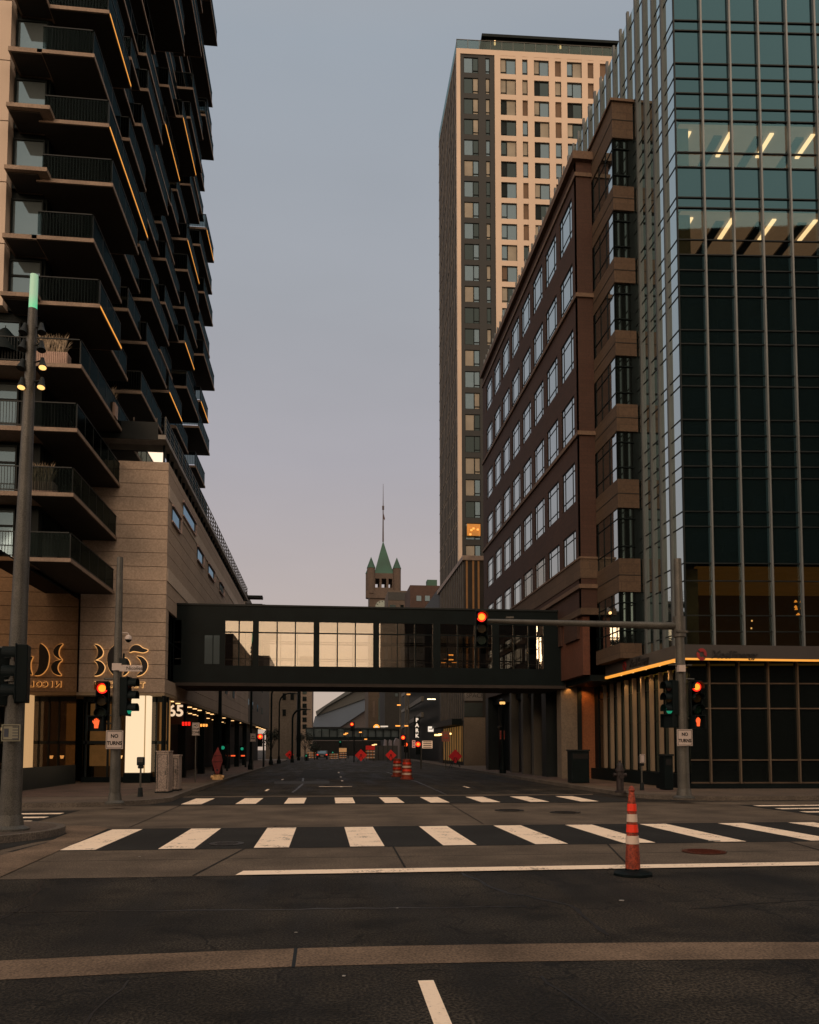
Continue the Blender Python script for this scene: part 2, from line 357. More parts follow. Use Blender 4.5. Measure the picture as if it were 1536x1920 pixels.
# painted markings
P = []
for a, b in ((-4.39,-3.84),(-2.78,-2.19),(-1.2,-.57),(.46,1.08),(2.06,2.75),(3.69,4.45),(5.32,6.08),(7.04,7.83),(8.84,9.75),(10.6,11.4)):
    c = (a+b)/2; P.append(flat('crosswalk_stripe', [(c-.3,14.08),(c+.3,14.08),(c+.31,17.6),(c-.31,17.6)], paint, .012))
for i, a in enumerate((-4.05,-2.4,-.91,.69,2.25,3.7,5.34,6.95,8.62)):
    P.append(flat('crosswalk_stripe', [(a-.31,25.35),(a+.31,25.35),(a+.33,28.3),(a-.30,28.3)], paint, .012))
for y in (19.75, 20.9, 22.1):
    P.append(flat('crosswalk_stripe', [(-12,y-.2),(-6.85,y-.2),(-6.85,y+.2),(-12,y+.2)], paint, .012))
for y in (20.5, 21.7, 22.9):
    P.append(flat('crosswalk_stripe', [(12.9,y-.2),(19,y-.2),(19,y+.2),(12.9,y+.2)], paint, .012))
flat('stop_line', [(-1.17,11.05),(14,11.1),(14,11.42),(-1.1,11.42)], paint, .016)
flat('lane_dash', [(.665,3.2),(.775,3.2),(.815,5.95),(.70,5.95)], paint, .004)
for x, y, l in ((-2.34,33.2,1.6),(.8,36.5,.3),(6.4,35,1.5),(1.0,43,1.2),(1.05,49,1.2),(-2.3,45,1.5),(1.1,58,2)):
    flat('lane_dash', [(x-.05,y),(x+.06,y),(x+.06,y+l),(x-.05,y+l)], paint, .004)
flat('lane_dash', [(-.2,36.7),(1.3,36.7),(1.3,36.95),(-.2,36.95)], paint, .008)
flat('asphalt_patch', [(-1.5,48),(1.0,48),(1.1,66),(-1.6,66)], asph2, .004)
flat('asphalt_patch', [(-2.4,40),(.3,40),(.3,43.4),(-2.6,43)], mat('grey_patch', (.05,.05,.05), .8, 0, .3, 1, 40), .006)
flat('far_gutter', [(-6,62),(12.5,62),(12.5,62.4),(-6,62.4)], kerbm, .004)
# sidewalks with kerbs (0.15 m step)
def arc(cx, cy, r, a0, a1, n=10): return [(cx+r*math.cos(R(a0+(a1-a0)*i/n)), cy+r*math.sin(R(a0+(a1-a0)*i/n))) for i in range(n+1)]
def sidewalk(name, pts, m, z=.15, rim=.16):
    struct(MB().extr([(x, y, -.2) for x, y in pts], (0,0,.2+z-.004)).build('kerb', kerbm))
    c = Vector((sum(p[0] for p in pts)/len(pts), sum(p[1] for p in pts)/len(pts)))
    ins = []
    n = len(pts)
    for i in range(n):
        a, b, d = Vector(pts[i-1]), Vector(pts[i]), Vector(pts[(i+1) % n])
        e1 = (b-a).normalized(); e2 = (d-b).normalized(); nn = (Vector((-e1.y, e1.x))+Vector((-e2.y, e2.x))).normalized()
        ins.append(b+nn*rim)
    struct(MB().poly([(p.x, p.y, z) for p in ins]).build(name, m))
# far left corner (counter-clockwise)
sidewalk('sidewalk', [(-90,24.6),(-9.2,24.4)]+arc(-7.6,27.2,2.75,-100,-10)+[(-5.05,32),(-5.35,96),(-5.5,130),(-90,130)], walk)
# far right corner
sidewalk('sidewalk', [(90,25.1),(90,130),(12.4,130),(12.0,96),(10.8,31.5)]+arc(13.4,28.0,2.6,180,270)[1:], walk)
# near left corner
sidewalk('sidewalk', [(-60,-20),(-8.2,-20),(-8.0,10)]+[(-7.6,12.5),(-6.3,14.6)]+arc(-6.9,16.6,1.75,-40,80,10)+[(-7.6,18.5),(-60,18.5)], walk)
# concrete apron that wraps the near left corner, and a dark gutter between
apr = arc(-6.9,16.2,2.25,85,-5,10)+[(-4.25,11.1),(-5.1,11.1)]+[(-5.3,13.6)]+arc(-6.9,16.2,1.62+.1,-5,85,10)
flat('corner_gutter', arc(-6.9,16.4,1.95,90,-30,10)+[(-5.6,13.2),(-7.4,11.2),(-60,11.2),(-60,18)], asph2, .0095)
flat('corner_apron', [(-7,18.6),(-5.2,18.55),(-4.6,18.0),(-4.55,17.6),(-4.25,11.2),(-5.9,11.2),(-5.12,13.4),(-4.98,15.2),(-5.1,16.8),(-5.6,17.8),(-6.3,18.1),(-7,18.2)], concd, .014)
# brick bands in the far-left sidewalk
struct(box(-11, -6.6, 27.5, 37.9, .13, .156).build('brick_paving', pave))
struct(box(-7.3, -5.6, 38.2, 92, .13, .157).build('brick_paving', pave))
struct(box(11.8, 13.4, 28.3, 60, .13, .157).build('brick_paving', pave))
# iron covers
def cover(px, py, r, m, label):
    p = gd(px, py, 0); o = thing('manhole_cover', label, 'manhole cover', (p.x, p.y, .012))
    MB().lathe([(r+.05,0),(r+.05,.006),(r,.008),(r,.003)], p+Vector((0,0,.012)), 28).build('rim', m, o)
    b = MB().lathe([(r,-.004),(r,.009)], p+Vector((0,0,.012)), 28)
    for i in range(-3, 4): b.box(p.x-.8*math.sqrt(max(.02,r*r-(i*r/4)**2)), p.x+.8*math.sqrt(max(.02,r*r-(i*r/4)**2)), p.y+i*r/4-.015, p.y+i*r/4+.015, .019, .026)
    b.build('lid', m, o)
iron = mat('cast_iron', (.05,.045,.042), .45, .5, .3, 8)
iron_r = mat('red_reflecting_iron', (.20,.05,.03), .35, .5, .3, 8)  # red light reflected by the cover is put into the iron colour
cover(1320,1598,.3,iron_r,'reddish manhole cover in the concrete right of the orange channelizer')
cover(425,1583,.26,iron,'grey iron manhole cover beside the second near crosswalk stripe')
cover(1060,1524,.36,iron,'round iron cover in the cross street left of the right signal pole')
cover(955,1520,.36,iron,'round iron cover in the cross street near its middle')
# litter
LT = mat('litter_paper', (.5,.48,.45), .8)
for px, py, lab in ((1166,1690,'white scrap of paper on the asphalt below the channelizer'),(745,1704,'tiny pale scrap on the asphalt below the stop line'),(645,1832,'tiny white scrap left of the nearest lane dash'),(555,1750,'tiny white scrap just above the curved concrete band'),(262,1607,'pale scrap on the concrete below the leftmost near stripe')):
    p = gd(px, py, 0); r = .035 if px == 1166 else .014
    tag(MB().extr([p+Vector((-r,0,.006)), p+Vector((r*.6,-r*.5,.006)), p+Vector((r,r*.6,.006)), p+Vector((-r*.3,r,.006))], (0,0,.006)).build('litter', LT), lab, 'litter')
p = gd(1340,1579,0); tag(MB().extr([p+Vector((-.12,0,.02)), p+Vector((.1,-.03,.02)), p+Vector((.12,.03,.02)), p+Vector((-.05,.05,.02))], (0,0,.01)).build('litter', LT), 'flat white scrap by the eighth near stripe', 'litter')

# ================================================================== BALCONY TOWER (left)
TW = thing('residential_tower', 'dark residential tower with staggered concrete balconies above the taupe podium', 'building', (-14, 40, .15))
X0 = -11.3
box(-40, X0-.1, 32.9, 61.5, 9, 72).build('wall', black, TW)
box(-40, X0-.1, 39.2, 61.5, 9, 16).build('core', black, TW)
bb = MB()
for k in range(4, 14): bb.box(-20, -12.78, 32.3, 32.88, 9.04+2.558*k+.02, 9.04+2.558*(k+1)-.02)
bb.build('beige_panel', beige, TW)
ZK = lambda k: 9.04+2.558*k
wp = Pool(TW, 'window'); 
def framed(x0, x1, y, z0, z1, gm, tr=.72):   # window on a wall facing the viewer
    b = MB(); b.use(gm).box(x0, x1, y, y+.04, z0, z1); b.use(black)
    b.box(x0-.06, x0, y-.05, y+.05, z0, z1).box(x1, x1+.06, y-.05, y+.05, z0, z1)
    zz = z0+(z1-z0)*tr; b.box(x0, x1, y-.04, y-.002, zz-.04, zz+.04); b.box(x0-.06, x1+.06, y-.05, y+.05, z0-.07, z0).box(x0-.06, x1+.06, y-.05, y+.05, z1, z1+.07)
    return b
for k in range(0, 12):
    x1 = -11.55 if k > 3 else -12.3
    x0 = -12.68 if k > 3 else -14.2
    wp.add(framed(x0, x1, 32.78, ZK(k)+.02 if k < 4 else ZK(k)+.12, ZK(k+1)-.42, g_grey, .25 if k > 4 else .7))
# side glazing behind the balconies
for k in range(0, 22):
    y = 33.2
    while y < 61:
        if not (k < 4 and y > 38.5) :
            gm = g_dark if random.random() < .93 else g_grey
            b = MB(); b.use(gm).box(X0-.09, X0-.05, y+.08, y+2.0, ZK(k)+.1, ZK(k+1)-.35); b.use(black).box(X0-.09, X0-.02, y+2.0, y+2.1, ZK(k), ZK(k+1)-.25)
            if ZK(k) < 1.7+1405/1500*(y)+3: wp.add(b)
        y += 2.15
wp.done()
bp = Pool(TW, 'balcony', 100)
def balcony(k, y0, y1, x, lit=None, xb=X0, rail=True, rear=True):
    z = ZK(k); b = MB(); b.use(slab_m)
    b.box(xb-.2, x, y0, y1, z-.15, z)
    b.use(soff).box(xb-.19, x-.05, y0+.05, y1-.05, z-.17, z-.151)  # underside shade is put into a thin dark sheet below the slab
    def ex(o, z=z, x=x, y0=y0, y1=y1, k_=k):
        if rail:
            r = MB(); h = 1.02
            r.use(g_rail).box(x-.07, x-.055, y0+.06, y1-.06, z+.08, z+h-.04)
            r.use(dark).box(x-.09, x-.04, y0+.03, y1-.03, z+h-.04, z+h).box(xb, x-.04, y0+.03, y0+.08, z+h-.04, z+h)
            r.box(x-.08, x-.05, y0+.03, y1-.03, z+.05, z+.09)
            n = max(2, int((y1-y0)/1.1))
            for i in range(n+1):
                yy = y0+.06+(y1-y0-.15)*i/n; r.box(x-.09, x-.05, yy, yy+.03, z, z+h)
            if k_ != 3: r.use(g_rail).box(xb, x-.07, y0+.05, y0+.065, z+.08, z+h-.04); r.use(dark)
            nn = int((x-xb)/.12) if k_ != 3 else 0
            for i in range(nn): r.box(xb+.1+i*.12, xb+.115+i*.12, y0+.05, y0+.065, z+.05, z+h-.04)
            r.build('railing', None, o)
        if lit: MB().box(x+.002, x+.02, y0+lit[0], y1-lit[1], z-.12, z-.05).build('strip_light', led, o)
    bp.add(b, ex)
# near floors: the long full-depth balconies
SP = {0: [(31.6,38.1,-9.72,None)], 1: [(31.6,38.2,-9.68,None)], 2: [(31.6,38.6,-9.6,None)], 3: [(31.6,40.2,-9.5,None)],
 4: [(31.75,35.2,-8.9,(.05,.1)),(35.2,38.2,-9.35,None),(39.5,44.6,-9.0,None),(45,49,-8.7,None),(49.3,54,-9.1,None),(56,60,-8.6,None)],
 5: [(31.6,36.0,-9.15,None),(36.6,39.2,-9.0,None),(39.6,44.6,-8.8,None),(45,49.3,-8.5,(.1,.3)),(50,54.5,-9.0,None),(57,61.6,-8.9,None)],
 6: [(31.9,36.4,-8.55,None),(36.4,39.6,-9.2,None),(40.2,44.8,-8.75,None),(45.4,49,-9.1,None),(50,55,-8.4,None),(56.2,61.6,-8.6,None)],
 7: [(32.0,39.3,-8.78,(.1,.2)),(39.8,44.6,-9.3,None),(45,49.2,-8.8,None),(49.3,53,-8.45,(.1,.1)),(53.5,57.5,-9.0,None),(57.8,61.7,-8.75,(.1,.1))],
 8: [(31.6,36.0,-9.3,None),(36.0,39.4,-8.95,None),(39.6,44.6,-9.35,None),(45,49.5,-8.8,None),(50,55,-8.6,None),(56,61.6,-8.3,None)],
 9: [(32.3,36.1,-8.96,(.1,.1)),(36.1,38.3,-9.3,None),(38.3,44.9,-8.95,None),(45.6,49.6,-9.2,None),(50.2,55,-8.5,None),(56.4,61.6,-8.7,None)],
 10: [(31.6,37,-9.5,None),(37.4,39.2,-9.3,None),(39.2,42.8,-8.9,None),(43.5,47.7,-9.4,None),(47.7,50.5,-8.9,None),(51,56,-8.5,(.1,.1)),(57,61.6,-8.3,None)],
 11: [(36,40.0,-9.6,None),(40,44.5,-9.2,None),(44.5,49.2,-8.7,(.1,.1)),(50,55,-9.0,None),(55.5,61.6,-8.4,None)],
 12: [(38,42.8,-9.4,None),(42.8,44.9,-9.6,None),(44.9,47.1,-8.6,None),(47.1,52.1,-8.2,(.1,.1)),(53,57,-8.7,None),(57.5,61.6,-8.3,(.2,.3))]}
random.seed(11)
for k in range(13, 22):
    y = 41+(k-13)*1.6; l = []
    while y < 60:
        d = random.choice((3.6,4.4,4.9)); l.append((y, min(y+d, 61.7), random.choice((-9.3,-8.95,-8.6,-8.3)), None)); y += d+random.choice((0,0,.4))
    SP[k] = l
for k, l in SP.items():
    for y0, y1, x, lit in l: balcony(k, y0, y1, x-(0 if y0 < 44 else (.45 if k > 9 else .25)), lit)
bp.done()
# front slabs running left of the corner
fs = MB()
for k in range(0, 4): MB().use(slab_m).box(-18, X0-.01, 31.6, 33.0, ZK(k)-.18, ZK(k)).build('front_slab', None, TW)
for k in (4, 6, 7): MB().use(slab_m).box(-12.55, [-11.15,0,-10.95,-10.9][k-4], 31.45, 33.0, ZK(k)-.16+.12, ZK(k)+.12).build('front_slab', None, TW)
for k in range(4, 10): box(-12.5, X0-.05, 31.65, 32.75, ZK(k)-.23+(.12 if k in (4,6,7) else 0)+.02, ZK(k)-.185+(.12 if k in (4,6,7) else 0)+.02 if k in (4,6,7) else ZK(k)-.185).build('front_soffit_shade', soff, TW)  # dark sheets standing for the shade under the front slabs
for k in (5, 8, 9): MB().use(slab_m).box(-12.6, X0-.01, 31.6, 33.0, ZK(k)-.18, ZK(k)).build('front_slab', None, TW)
fr = MB(); 
for k in range(0, 4):
    fr = MB(); z = ZK(k)
    fr.box(-18, X0, 31.66, 31.7, z+.98, z+1.02).box(-18, X0, 31.66, 31.7, z+.06, z+.1)
    for i in range(60): fr.box(-18+i*.11, -17.985+i*.11, 31.67, 31.69, z+.08, z+1.0)
    fr.build('railing', dark, TW)
# lobby wall facing the street (polished, mirrors the podium sign)
box(X0-.02, X0+.02, 26.0, 38.0, 1.0, 8.6).build('lobby_glass', g_mirr, TW)
box(-40, X0-.03, 26, 38.0, .15, 8.7).build('lobby_wall', black, TW)
box(X0-.05, X0+.06, 26.0, 38.0, .15, 1.0).build('base_course', dark, TW)
# planter, grasses and patio parasol on the fourth slab
z3 = ZK(3)
pl = thing('planter', 'pale ribbed planter box with dry grasses on the front balcony', 'planter', (-10.9, 32.1, z3))
b = MB(); b.box(-11.35, -10.15, 31.95, 32.45, z3, z3+.62)
for i in range(17): b.box(-11.34+i*.07, -11.30+i*.07, 31.92, 31.95, z3+.02, z3+.6)
b.build('box', mat('planter_pink_beige', (.55,.38,.31), .7), pl)
b = MB(); random.seed(3)
for i in range(170):
    x = random.uniform(-11.2,-10.3); y = random.uniform(32.0,32.4); h = random.uniform(.45,.95); dx = random.uniform(-.35,.35); q = random.uniform(.01,.022)
    b.poly([(x-q,y,z3+.6),(x+q,y,z3+.6),(x+dx*.5+q*.7,y+.02,z3+.6+h*.7),(x+dx+.005,y,z3+.6+h),(x+dx*.5-q,y+.02,z3+.6+h*.7)])
b.build('grass', mat('dry_grass', (.36,.28,.19), .8, 0, .5, 9), pl)
for xx, yy, kk, lab in ((-10.2, 36.6, 3, 'small ribbed planter with dry grasses farther back on the same balcony as the larger one'), (-11.4, 32.4, 1, 'ribbed planter half hidden behind the railing two floors below the big one')):
    clone(pl, (xx, yy, ZK(kk)), None, lab)
um = thing('patio_umbrella', 'closed dark umbrella leaning over the front balcony rail', 'umbrella', (-12.6, 32.2, z3))
MB().cone((-12.6,32.2,z3+.02),(-12.6,32.2,z3+1.7),.02,.02,8).build('pole', dark, um)
MB().lathe([(.85,.45),(.7,.7),(.45,1.2),(.12,1.55),(.02,1.62)], (-12.6,32.2,z3), 10).build('canopy', black, um)

# ================================================================== PODIUM (left)
XP, YP = -7.4, 38.25
PD = thing('podium_building', 'taupe panelled podium building with the glowing 365 sign on its corner', 'building', (-9, 45, .15))
box(-40, XP-.16, YP+.16, 80, 4.32, 15.3).build('core', mat('joint_shadow', (.03,.026,.022), .9), PD)
zs = [4.34+ i*.66 for i in range(17)]+[15.4]
rows = MB(); rows2 = []
pf = MB(); ps = MB(); pl_ = MB()
for i in range(17):
    a, bz = zs[i]+.012, zs[i+1]-.012
    if i == 16: bz = 15.3
    pf.box(-11.27, XP, YP, YP+.15, a, bz)
    # side face (street side): panel course; dark recess at the bridge
    yst = YP+.151
    tgt = pl_ if i in (8, 14) else ps
    x = 0 if tgt is ps else .03
    if 1 <= i <= 5: (tgt).box(XP-.15, XP+x, 43.9, 79.9, a, bz); ps.box(XP-.15, XP, yst, 38.9, a, bz)
    elif i == 0: ps.box(XP-.15, XP, yst, 79.9, a, bz)
    else: tgt.box(XP-.15, XP+x, yst, 79.9, a, bz)
pf.build('front_panels', pod_m, PD); ps.build('side_panels', pod_m, PD); pl_.build('pale_course', pod_l, PD)
box(XP-.5, XP-.16, 38.9, 43.9, 5.0, 8.35).build('recess_glass', g_dark, PD)
m = MB()
for y in (39.5, 40.3, 41.1): m.box(XP-.2, XP-.13, y, y+.07, 5, 8.35)
m.box(XP-.2, XP-.13, 38.9, 43.9, 6.9, 6.97); m.build('recess_mullions', black, PD)
# small framed windows high in the street wall
frm = mat('pink_frame', (.72,.52,.46), .6)
for y0, y1, z0, z1 in ((39.2,41.3,12.75,13.45),(42.1,46.0,13.9,14.55),(47.0,49.1,12.75,13.45),(51.5,54,12.9,13.5),(57,59,12.9,13.5)):
    w_ = MB().box(XP+.032, XP+.05, y0, y1, z0, z1).build('window', g_grey, PD)
    MB().box(XP+.03, XP+.13, y0-.1, y1+.1, z1, z1+.09).box(XP+.03, XP+.13, y1, y1+.12, z0-.05, z1).box(XP+.03, XP+.1, y0-.1, y1, z0-.07, z0).build('frame', frm, w_)
for y0 in (56, 61, 66): 
    w_ = MB().box(XP+.002, XP+.02, y0, y0+1.6, 5.9, 6.7).build('window', g_grey, PD)
    MB().box(XP+.001, XP+.11, y0-.1, y0+1.7, 6.7, 6.78).box(XP+.001, XP+.11, y0+1.6, y0+1.7, 5.85, 6.7).build('frame', frm, w_)
# glazed top storey and roof terrace
box(-10.3, XP-.35, YP+.5, 79, 15.3, 16.3).build('clerestory_glass', glass('clerestory_glass', (0,0,0), .6, (.95,.97,1), .03, False, (.03,.036,.038)), PD)
m = MB()
for i in range(36): m.box(XP-.37, XP-.28, YP+.5+i*1.1, YP+.56+i*1.1, 15.3, 16.3)
m.box(-10.3, XP-.3, YP+.45, YP+.52, 15.3, 15.36); m.build('clerestory_mullions', black, PD)
box(-30, XP-.1, YP-.3, 79.5, 16.3, 16.5).build('roof_fascia', mat('grey_fascia', (.42,.39,.36), .6), PD)
box(-30, XP-.45, YP-.32, YP-.301, 16.25, 17.1).build('roof_front', dark, PD)
m = MB()
for z in (16.75, 17.0, 17.25, 17.5): m.box(XP-.2, XP-.16, YP, 79.5, z-.02, z+.02)
for i in range(38): m.box(XP-.21, XP-.15, YP+i*1.1, YP+.06+i*1.1, 16.5, 17.52)
m.build('terrace_railing', galv, PD)
box(XP-.2, XP-.17, YP+.0, 52, 16.55, 17.45).build('terrace_glass', g_rail, PD)
m = MB(); m.box(-9.0,-7.9,37.95,38.0,17.0,17.04).box(-9.0,-8.95,37.95,38.0,17,17.3).box(-7.95,-7.9,37.95,38.0,17,17.3)
m.build('terrace_frame', kerbm, PD)
a = at(468,1116,79); bq = at(492,1134,79)
m = MB(); m.box(XP-.5, bq.x, 79, 80, a.z-.25, a.z).box(XP-.5, bq.x, 79, 80, bq.z-.1, bq.z+.1); m.build('roof_pergola', dark, PD)
# street level: recessed glazing, arcade, soffit
box(-40, XP-.01, YP+.01, 90, 4.2, 4.335).build('soffit', mat('cream_soffit', (.5,.38,.25), .7), PD)
box(-40, -10.1, 41.5, 90, .15, 4.2).build('ground_floor_wall', black, PD)
wcol = ledc
# tall light box beside the entrance
lb = MB(); lb.box(-9.15, -8.08, 38.35, 38.85, .62, 4.2).build('light_box', wcol, PD)
MB().box(-8.30,-8.25,38.33,38.349,.62,4.2).build('light_box_seam', mat('gold_seam', (.4,.25,.12), .6, emit=(1,.6,.25), es=.3), PD)
lb2 = MB().box(-9.2, -8.0, 38.3, 38.9, .15, .6).build('light_box_base', black, PD)
# glazed entrance with warm room light put into wall and panel glow
eg = mat('warm_interior', (.45,.25,.10), .8, 0, .3, 2, emit=(1,.5,.16), es=.10)
box(-11.3, -8.0, 41.2, 41.3, .3, 4.2).build('lobby_back_wall', mat('brown_lobby', (.08,.05,.03), .8, 0, .5, 1.5, emit=(1,.45,.14), es=.018), PD)
for x0, x1, z0, z1, e in ((-11.2,-10.25,2.1,3.9,1),(-11.2,-10.25,.9,1.9,1),(-7.95,-7.45,1.2,4.1,1)):
    box(x0, x1, 40.0, 40.1, z0, z1).build('lit_panel', eg if x0 < -8 else mat('golden_glow_panel', (.4,.25,.1), .8, emit=(1,.5,.17), es=.2), PD)
m = MB()
for x in (-11.2,-10.2,-9.75,-9.3,-7.98,-7.45): m.box(x, x+.08, 39.2, 39.3, .15, 4.2)
m.box(-11.3, -7.4, 39.2, 39.3, 1.95, 2.1).box(-11.3,-7.4,39.2,39.3,3.95,4.2); m.build('entrance_frame', dark, PD)
box(-11.3, -7.45, 39.24, 39.26, .4, 3.95).build('entrance_glass', g_store, PD)
box(-11.3,-7.4,39.1,39.35,.15,.4).build('entrance_plinth', black, PD)
m = MB()
for x in (-10.8, -9.9, -9.4): m.cone((x,40.6,1.25),(x,40.6,1.4),.06,.1,10)
m.build('table_lamps', lampw, PD)
m = MB()
for x in (-10.9,-10.3,-9.7): m.box(x, x+.14, 39.6, 39.75, 4.13, 4.18)
m.build('entrance_downlights', lampw, PD)
box(XP-.12, XP-.02, 38.3, 38.9, .15, 4.2).build('corner_column', black, PD)
for y in (45, 52, 59, 66, 73, 80): box(XP-.55, XP-.15, y, y+.5, .15, 4.2).build('arcade_column', black, PD)
# downlights in the arcade soffit
dl = Pool(PD, 'downlight')
i = 0
y = 40.5
while y < 78:
    for x in (-7.85, -9.2):
        yy = y+(0 if x > -8 else .9)
        dl.add(MB().use(lampw).cone((x,yy,4.15),(x,yy,4.19),.13,.13,10))
    y += 1.9 if y < 60 else 3
dl.done()
# blade sign with 365
bs = MB().box(-8.75,-7.55,44.2,44.3,3.05,4.1).build('blade_sign', mat('brown_sign', (.11,.075,.045), .6), PD)
text_mb('365', .85, (-8.15,44.19,3.75), glow('cream_letters', (1,.70,.45), .9), 'S', .01, bold=.02).build('blade_sign_lettering', None, bs)
# shopfront neon: red word, amber screens, vertical white tubes inside the arcade
for px0, px1, py, c, sz, lab in ((341,358,1357,redl,.10,'red_neon'),(375,390,1360,lampo,.07,'amber_neon'),(310,315,1362,handl,.16,'red_window_sign'),(306,318,1408,mat('dim_red', (.1,.01,.01), .6, emit=(1,.05,.03), es=.3),.05,'dim_red_sign')):
    m = MB(); n = 3 if px1-px0 > 8 else 1
    for q in range(n):
        a = at(px0+(px1-px0)*(q+.15)/n, py, 43.6); bq = at(px0+(px1-px0)*(q+.85)/n, py, 43.6); m.box(a.x, bq.x, 43.55, 43.6, a.z-sz, a.z+sz)
    m.build(lab, c, PD)
# backlit address sign: 365 as cut crescents plus the street name
def glyph(root, name, pts, Y):
    P3 = [at(x, y, Y) for x, y in pts]
    for p in P3: p.y = Y
    # smooth closed curve
    n = len(P3); sm = []
    for i in range(n):
        p0, p1, p2, p3 = P3[i-1], P3[i], P3[(i+1) % n], P3[(i+2) % n]
        for t in (0, .25, .5, .75):
            sm.append(.5*((2*p1)+(p2-p0)*t+(2*p0-5*p1+4*p2-p3)*t*t+(3*p1-p0-3*p2+p3)*t**3))
    g = MB().extr(sm, (0,.06,0)).build(name, blackletter, root)
    MB().tube([p+Vector((0,.1,0)) for p in sm]+[sm[0]+Vector((0,.1,0))], .032, 6).build('halo_light', glow('halo', (1,.50,.17), 1.0), g)
def z3(l): return [(x/3.2, y/3.2+900) for x, y in l]
sg = PD
GL = [z3([(566,986),(595,995),(616,1025),(612,1052),(590,1070),(566,1080),(584,1058),(588,1030),(580,1005)]),
      z3([(566,1082),(604,1090),(626,1118),(620,1148),(598,1168),(566,1173),(584,1150),(590,1125),(582,1100)]),
      z3([(696,988),(664,1012),(646,1050),(644,1090),(654,1135),(684,1170),(722,1174),(704,1140),(700,1080),(702,1020)]),
      z3([(740,1066),(766,1076),(778,1100),(778,1130),(762,1158),(738,1173),(748,1140),(750,1100)]),
      z3([(776,1032),(786,1004),(808,990),(834,992),(856,1008),(886,1020),(862,1034),(830,1030),(800,1026)]),
      z3([(820,1058),(850,1062),(874,1082),(884,1110),(876,1142),(852,1166),(820,1174),(844,1146),(850,1112),(842,1082)])]
for g_ in GL: glyph(PD, 'sign_numeral', g_, YP-.16)
a = at(176,1284,YP-.12); bq = at(273,1284,YP-.12)
for i, ch in enumerate('NICOLLET'):
    x = a.x+(bq.x-a.x)*(i+.5)/8
    lt = text_mb(ch, .36, (x,YP-.13,a.z), blackletter, 'S', .02, bold=.0).build('sign_letter', None, PD)
    text_mb(ch, .36, (x,YP-.06,a.z), glow('halo', (1,.50,.17), 1.0), 'S', .005, bold=.022).build('halo_light', None, lt)
# ================================================================== SKYBRIDGE
SB = thing('skybridge', 'black framed pedestrian skybridge crossing the street with glazed bays', 'skybridge', (2.6, 42.8, 4.9))
YB = 41.0; xl, xr = XP-.14, 12.65
zb0, zb1, zt0, zt1 = 4.95, 5.93, 8.22, 8.98
box(xl, xr, YB, YB+3.6, zt0, zt1).build('roof_beam', black, SB)
box(xl, xr, YB-.06, YB+3.66, zt1, zt1+.08).build('roof_cap', dark, SB)
box(xl, xr, YB, YB+3.6, zb0, zb1).build('floor_beam', black, SB)
box(xl, xr, YB-.05, YB+3.65, zb0-.06, zb0+.1).build('edge_beam', mat('rusty_edge', (.035,.025,.02), .8), SB)
bx = lambda p: at(p, 1205, YB).x
for a, c in ((340,422),(474,485),(588,599),(700,711),(812,826),(923,936),(1019,1062)):
    for yy in (YB, YB+3.45): box(max(xl, bx(a)), min(xr, bx(c)), yy, yy+.15, zb1, zt0).build('post', black, SB)
for a, c in ((422,474),(485,588),(599,700),(711,812),(826,923),(936,1019)):
    for yy, d in ((YB+.06, 1), (YB+3.5, 0)):
        wn = box(bx(a), bx(c), yy, yy+.02, zb1, zt0).build('window', g_bridge if d else g_store, SB)
        n = 2 if c-a < 60 else 3; f = MB()
        for i in range(1, n):
            x = bx(a)+(bx(c)-bx(a))*i/n; f.box(x-.03, x+.03, yy-.05, yy+.05, zb1, zt0)
        f.box(bx(a), bx(c), yy-.04, yy+.04, 7.61, 7.67)
        if d: f.box(bx(a), bx(c), yy+.03, yy+.07, 7.06, 7.12).box(bx(a), bx(c), yy+.03, yy+.07, 6.28, 6.34)
        f.build('frame', black, wn)
wn = box(bx(384), bx(412), YB-.01, YB+.0, 6.0, 7.45).build('window', g_grey, SB)
MB().box(bx(399), bx(400.5), YB-.03, YB-.011, 6, 7.45).build('frame', black, wn)
m = MB()
for z in (6.3, 7.15): m.tube([(xl,YB+.5,z),(xr,YB+.5,z-.1)], .025, 6)
m.build('handrail', galv, SB)
m = MB()
for p, q in ((846,1228),(846,1237),(832,1243),(852,1243)):
    a = at(p, q, YB+2.5); m.box(a.x-.13, a.x+.13, YB+2.5, YB+2.55, a.z-.035, a.z+.035)
m.build('interior_lamp', lampo, SB)
sn = at(954,1159,YB); tag(MB().box(sn.x-.2, sn.x+.2, YB-.3, YB-.06, sn.z-.06, sn.z+.04).cone((sn.x,YB-.2,sn.z-.12),(sn.x,YB-.2,sn.z+.02),.07,.05,8).build('security_camera', galv), 'small pale camera under the skybridge roof beam right of the red signal', 'camera')

# ================================================================== GLASS OFFICE TOWER (right)
GT = thing('glass_office_tower', 'green glass office tower with lit upper floors and grey vertical fins', 'building', (18, 34, .15))
GX, GY = 14.15, 30.0; GA = R(4.5); gdv = Vector((math.cos(GA), -math.sin(GA), 0)); gn = Vector((-math.sin(GA), -math.cos(GA), 0)); G0 = Vector((GX, GY, 0))
GZ = [at(1272, y, 30.0).z for y in (-190,-125,-40,-105+85,40,59,120,148,176,204,226,286.5,314,371,390,450,478,507,536,556,619,645,703,724,787,816,845,874,896,959,987,1056,1089,1154,1184,1215)]
GZ = sorted(set(round(z, 3) for z in GZ))
ztop = 36.3
gzs = [z for z in GZ if z < ztop-.3]+[ztop]
off = [0, 1.12]+[1.12+1.19*i for i in range(1, 12)]
zl = lambda y: at(1272, y, 30.0).z
litspans = [(zl(314), zl(226)+.02), (zl(478), zl(390)+.02), (zl(1200), zl(1056)+.05)]
gp = Pool(GT, 'window')
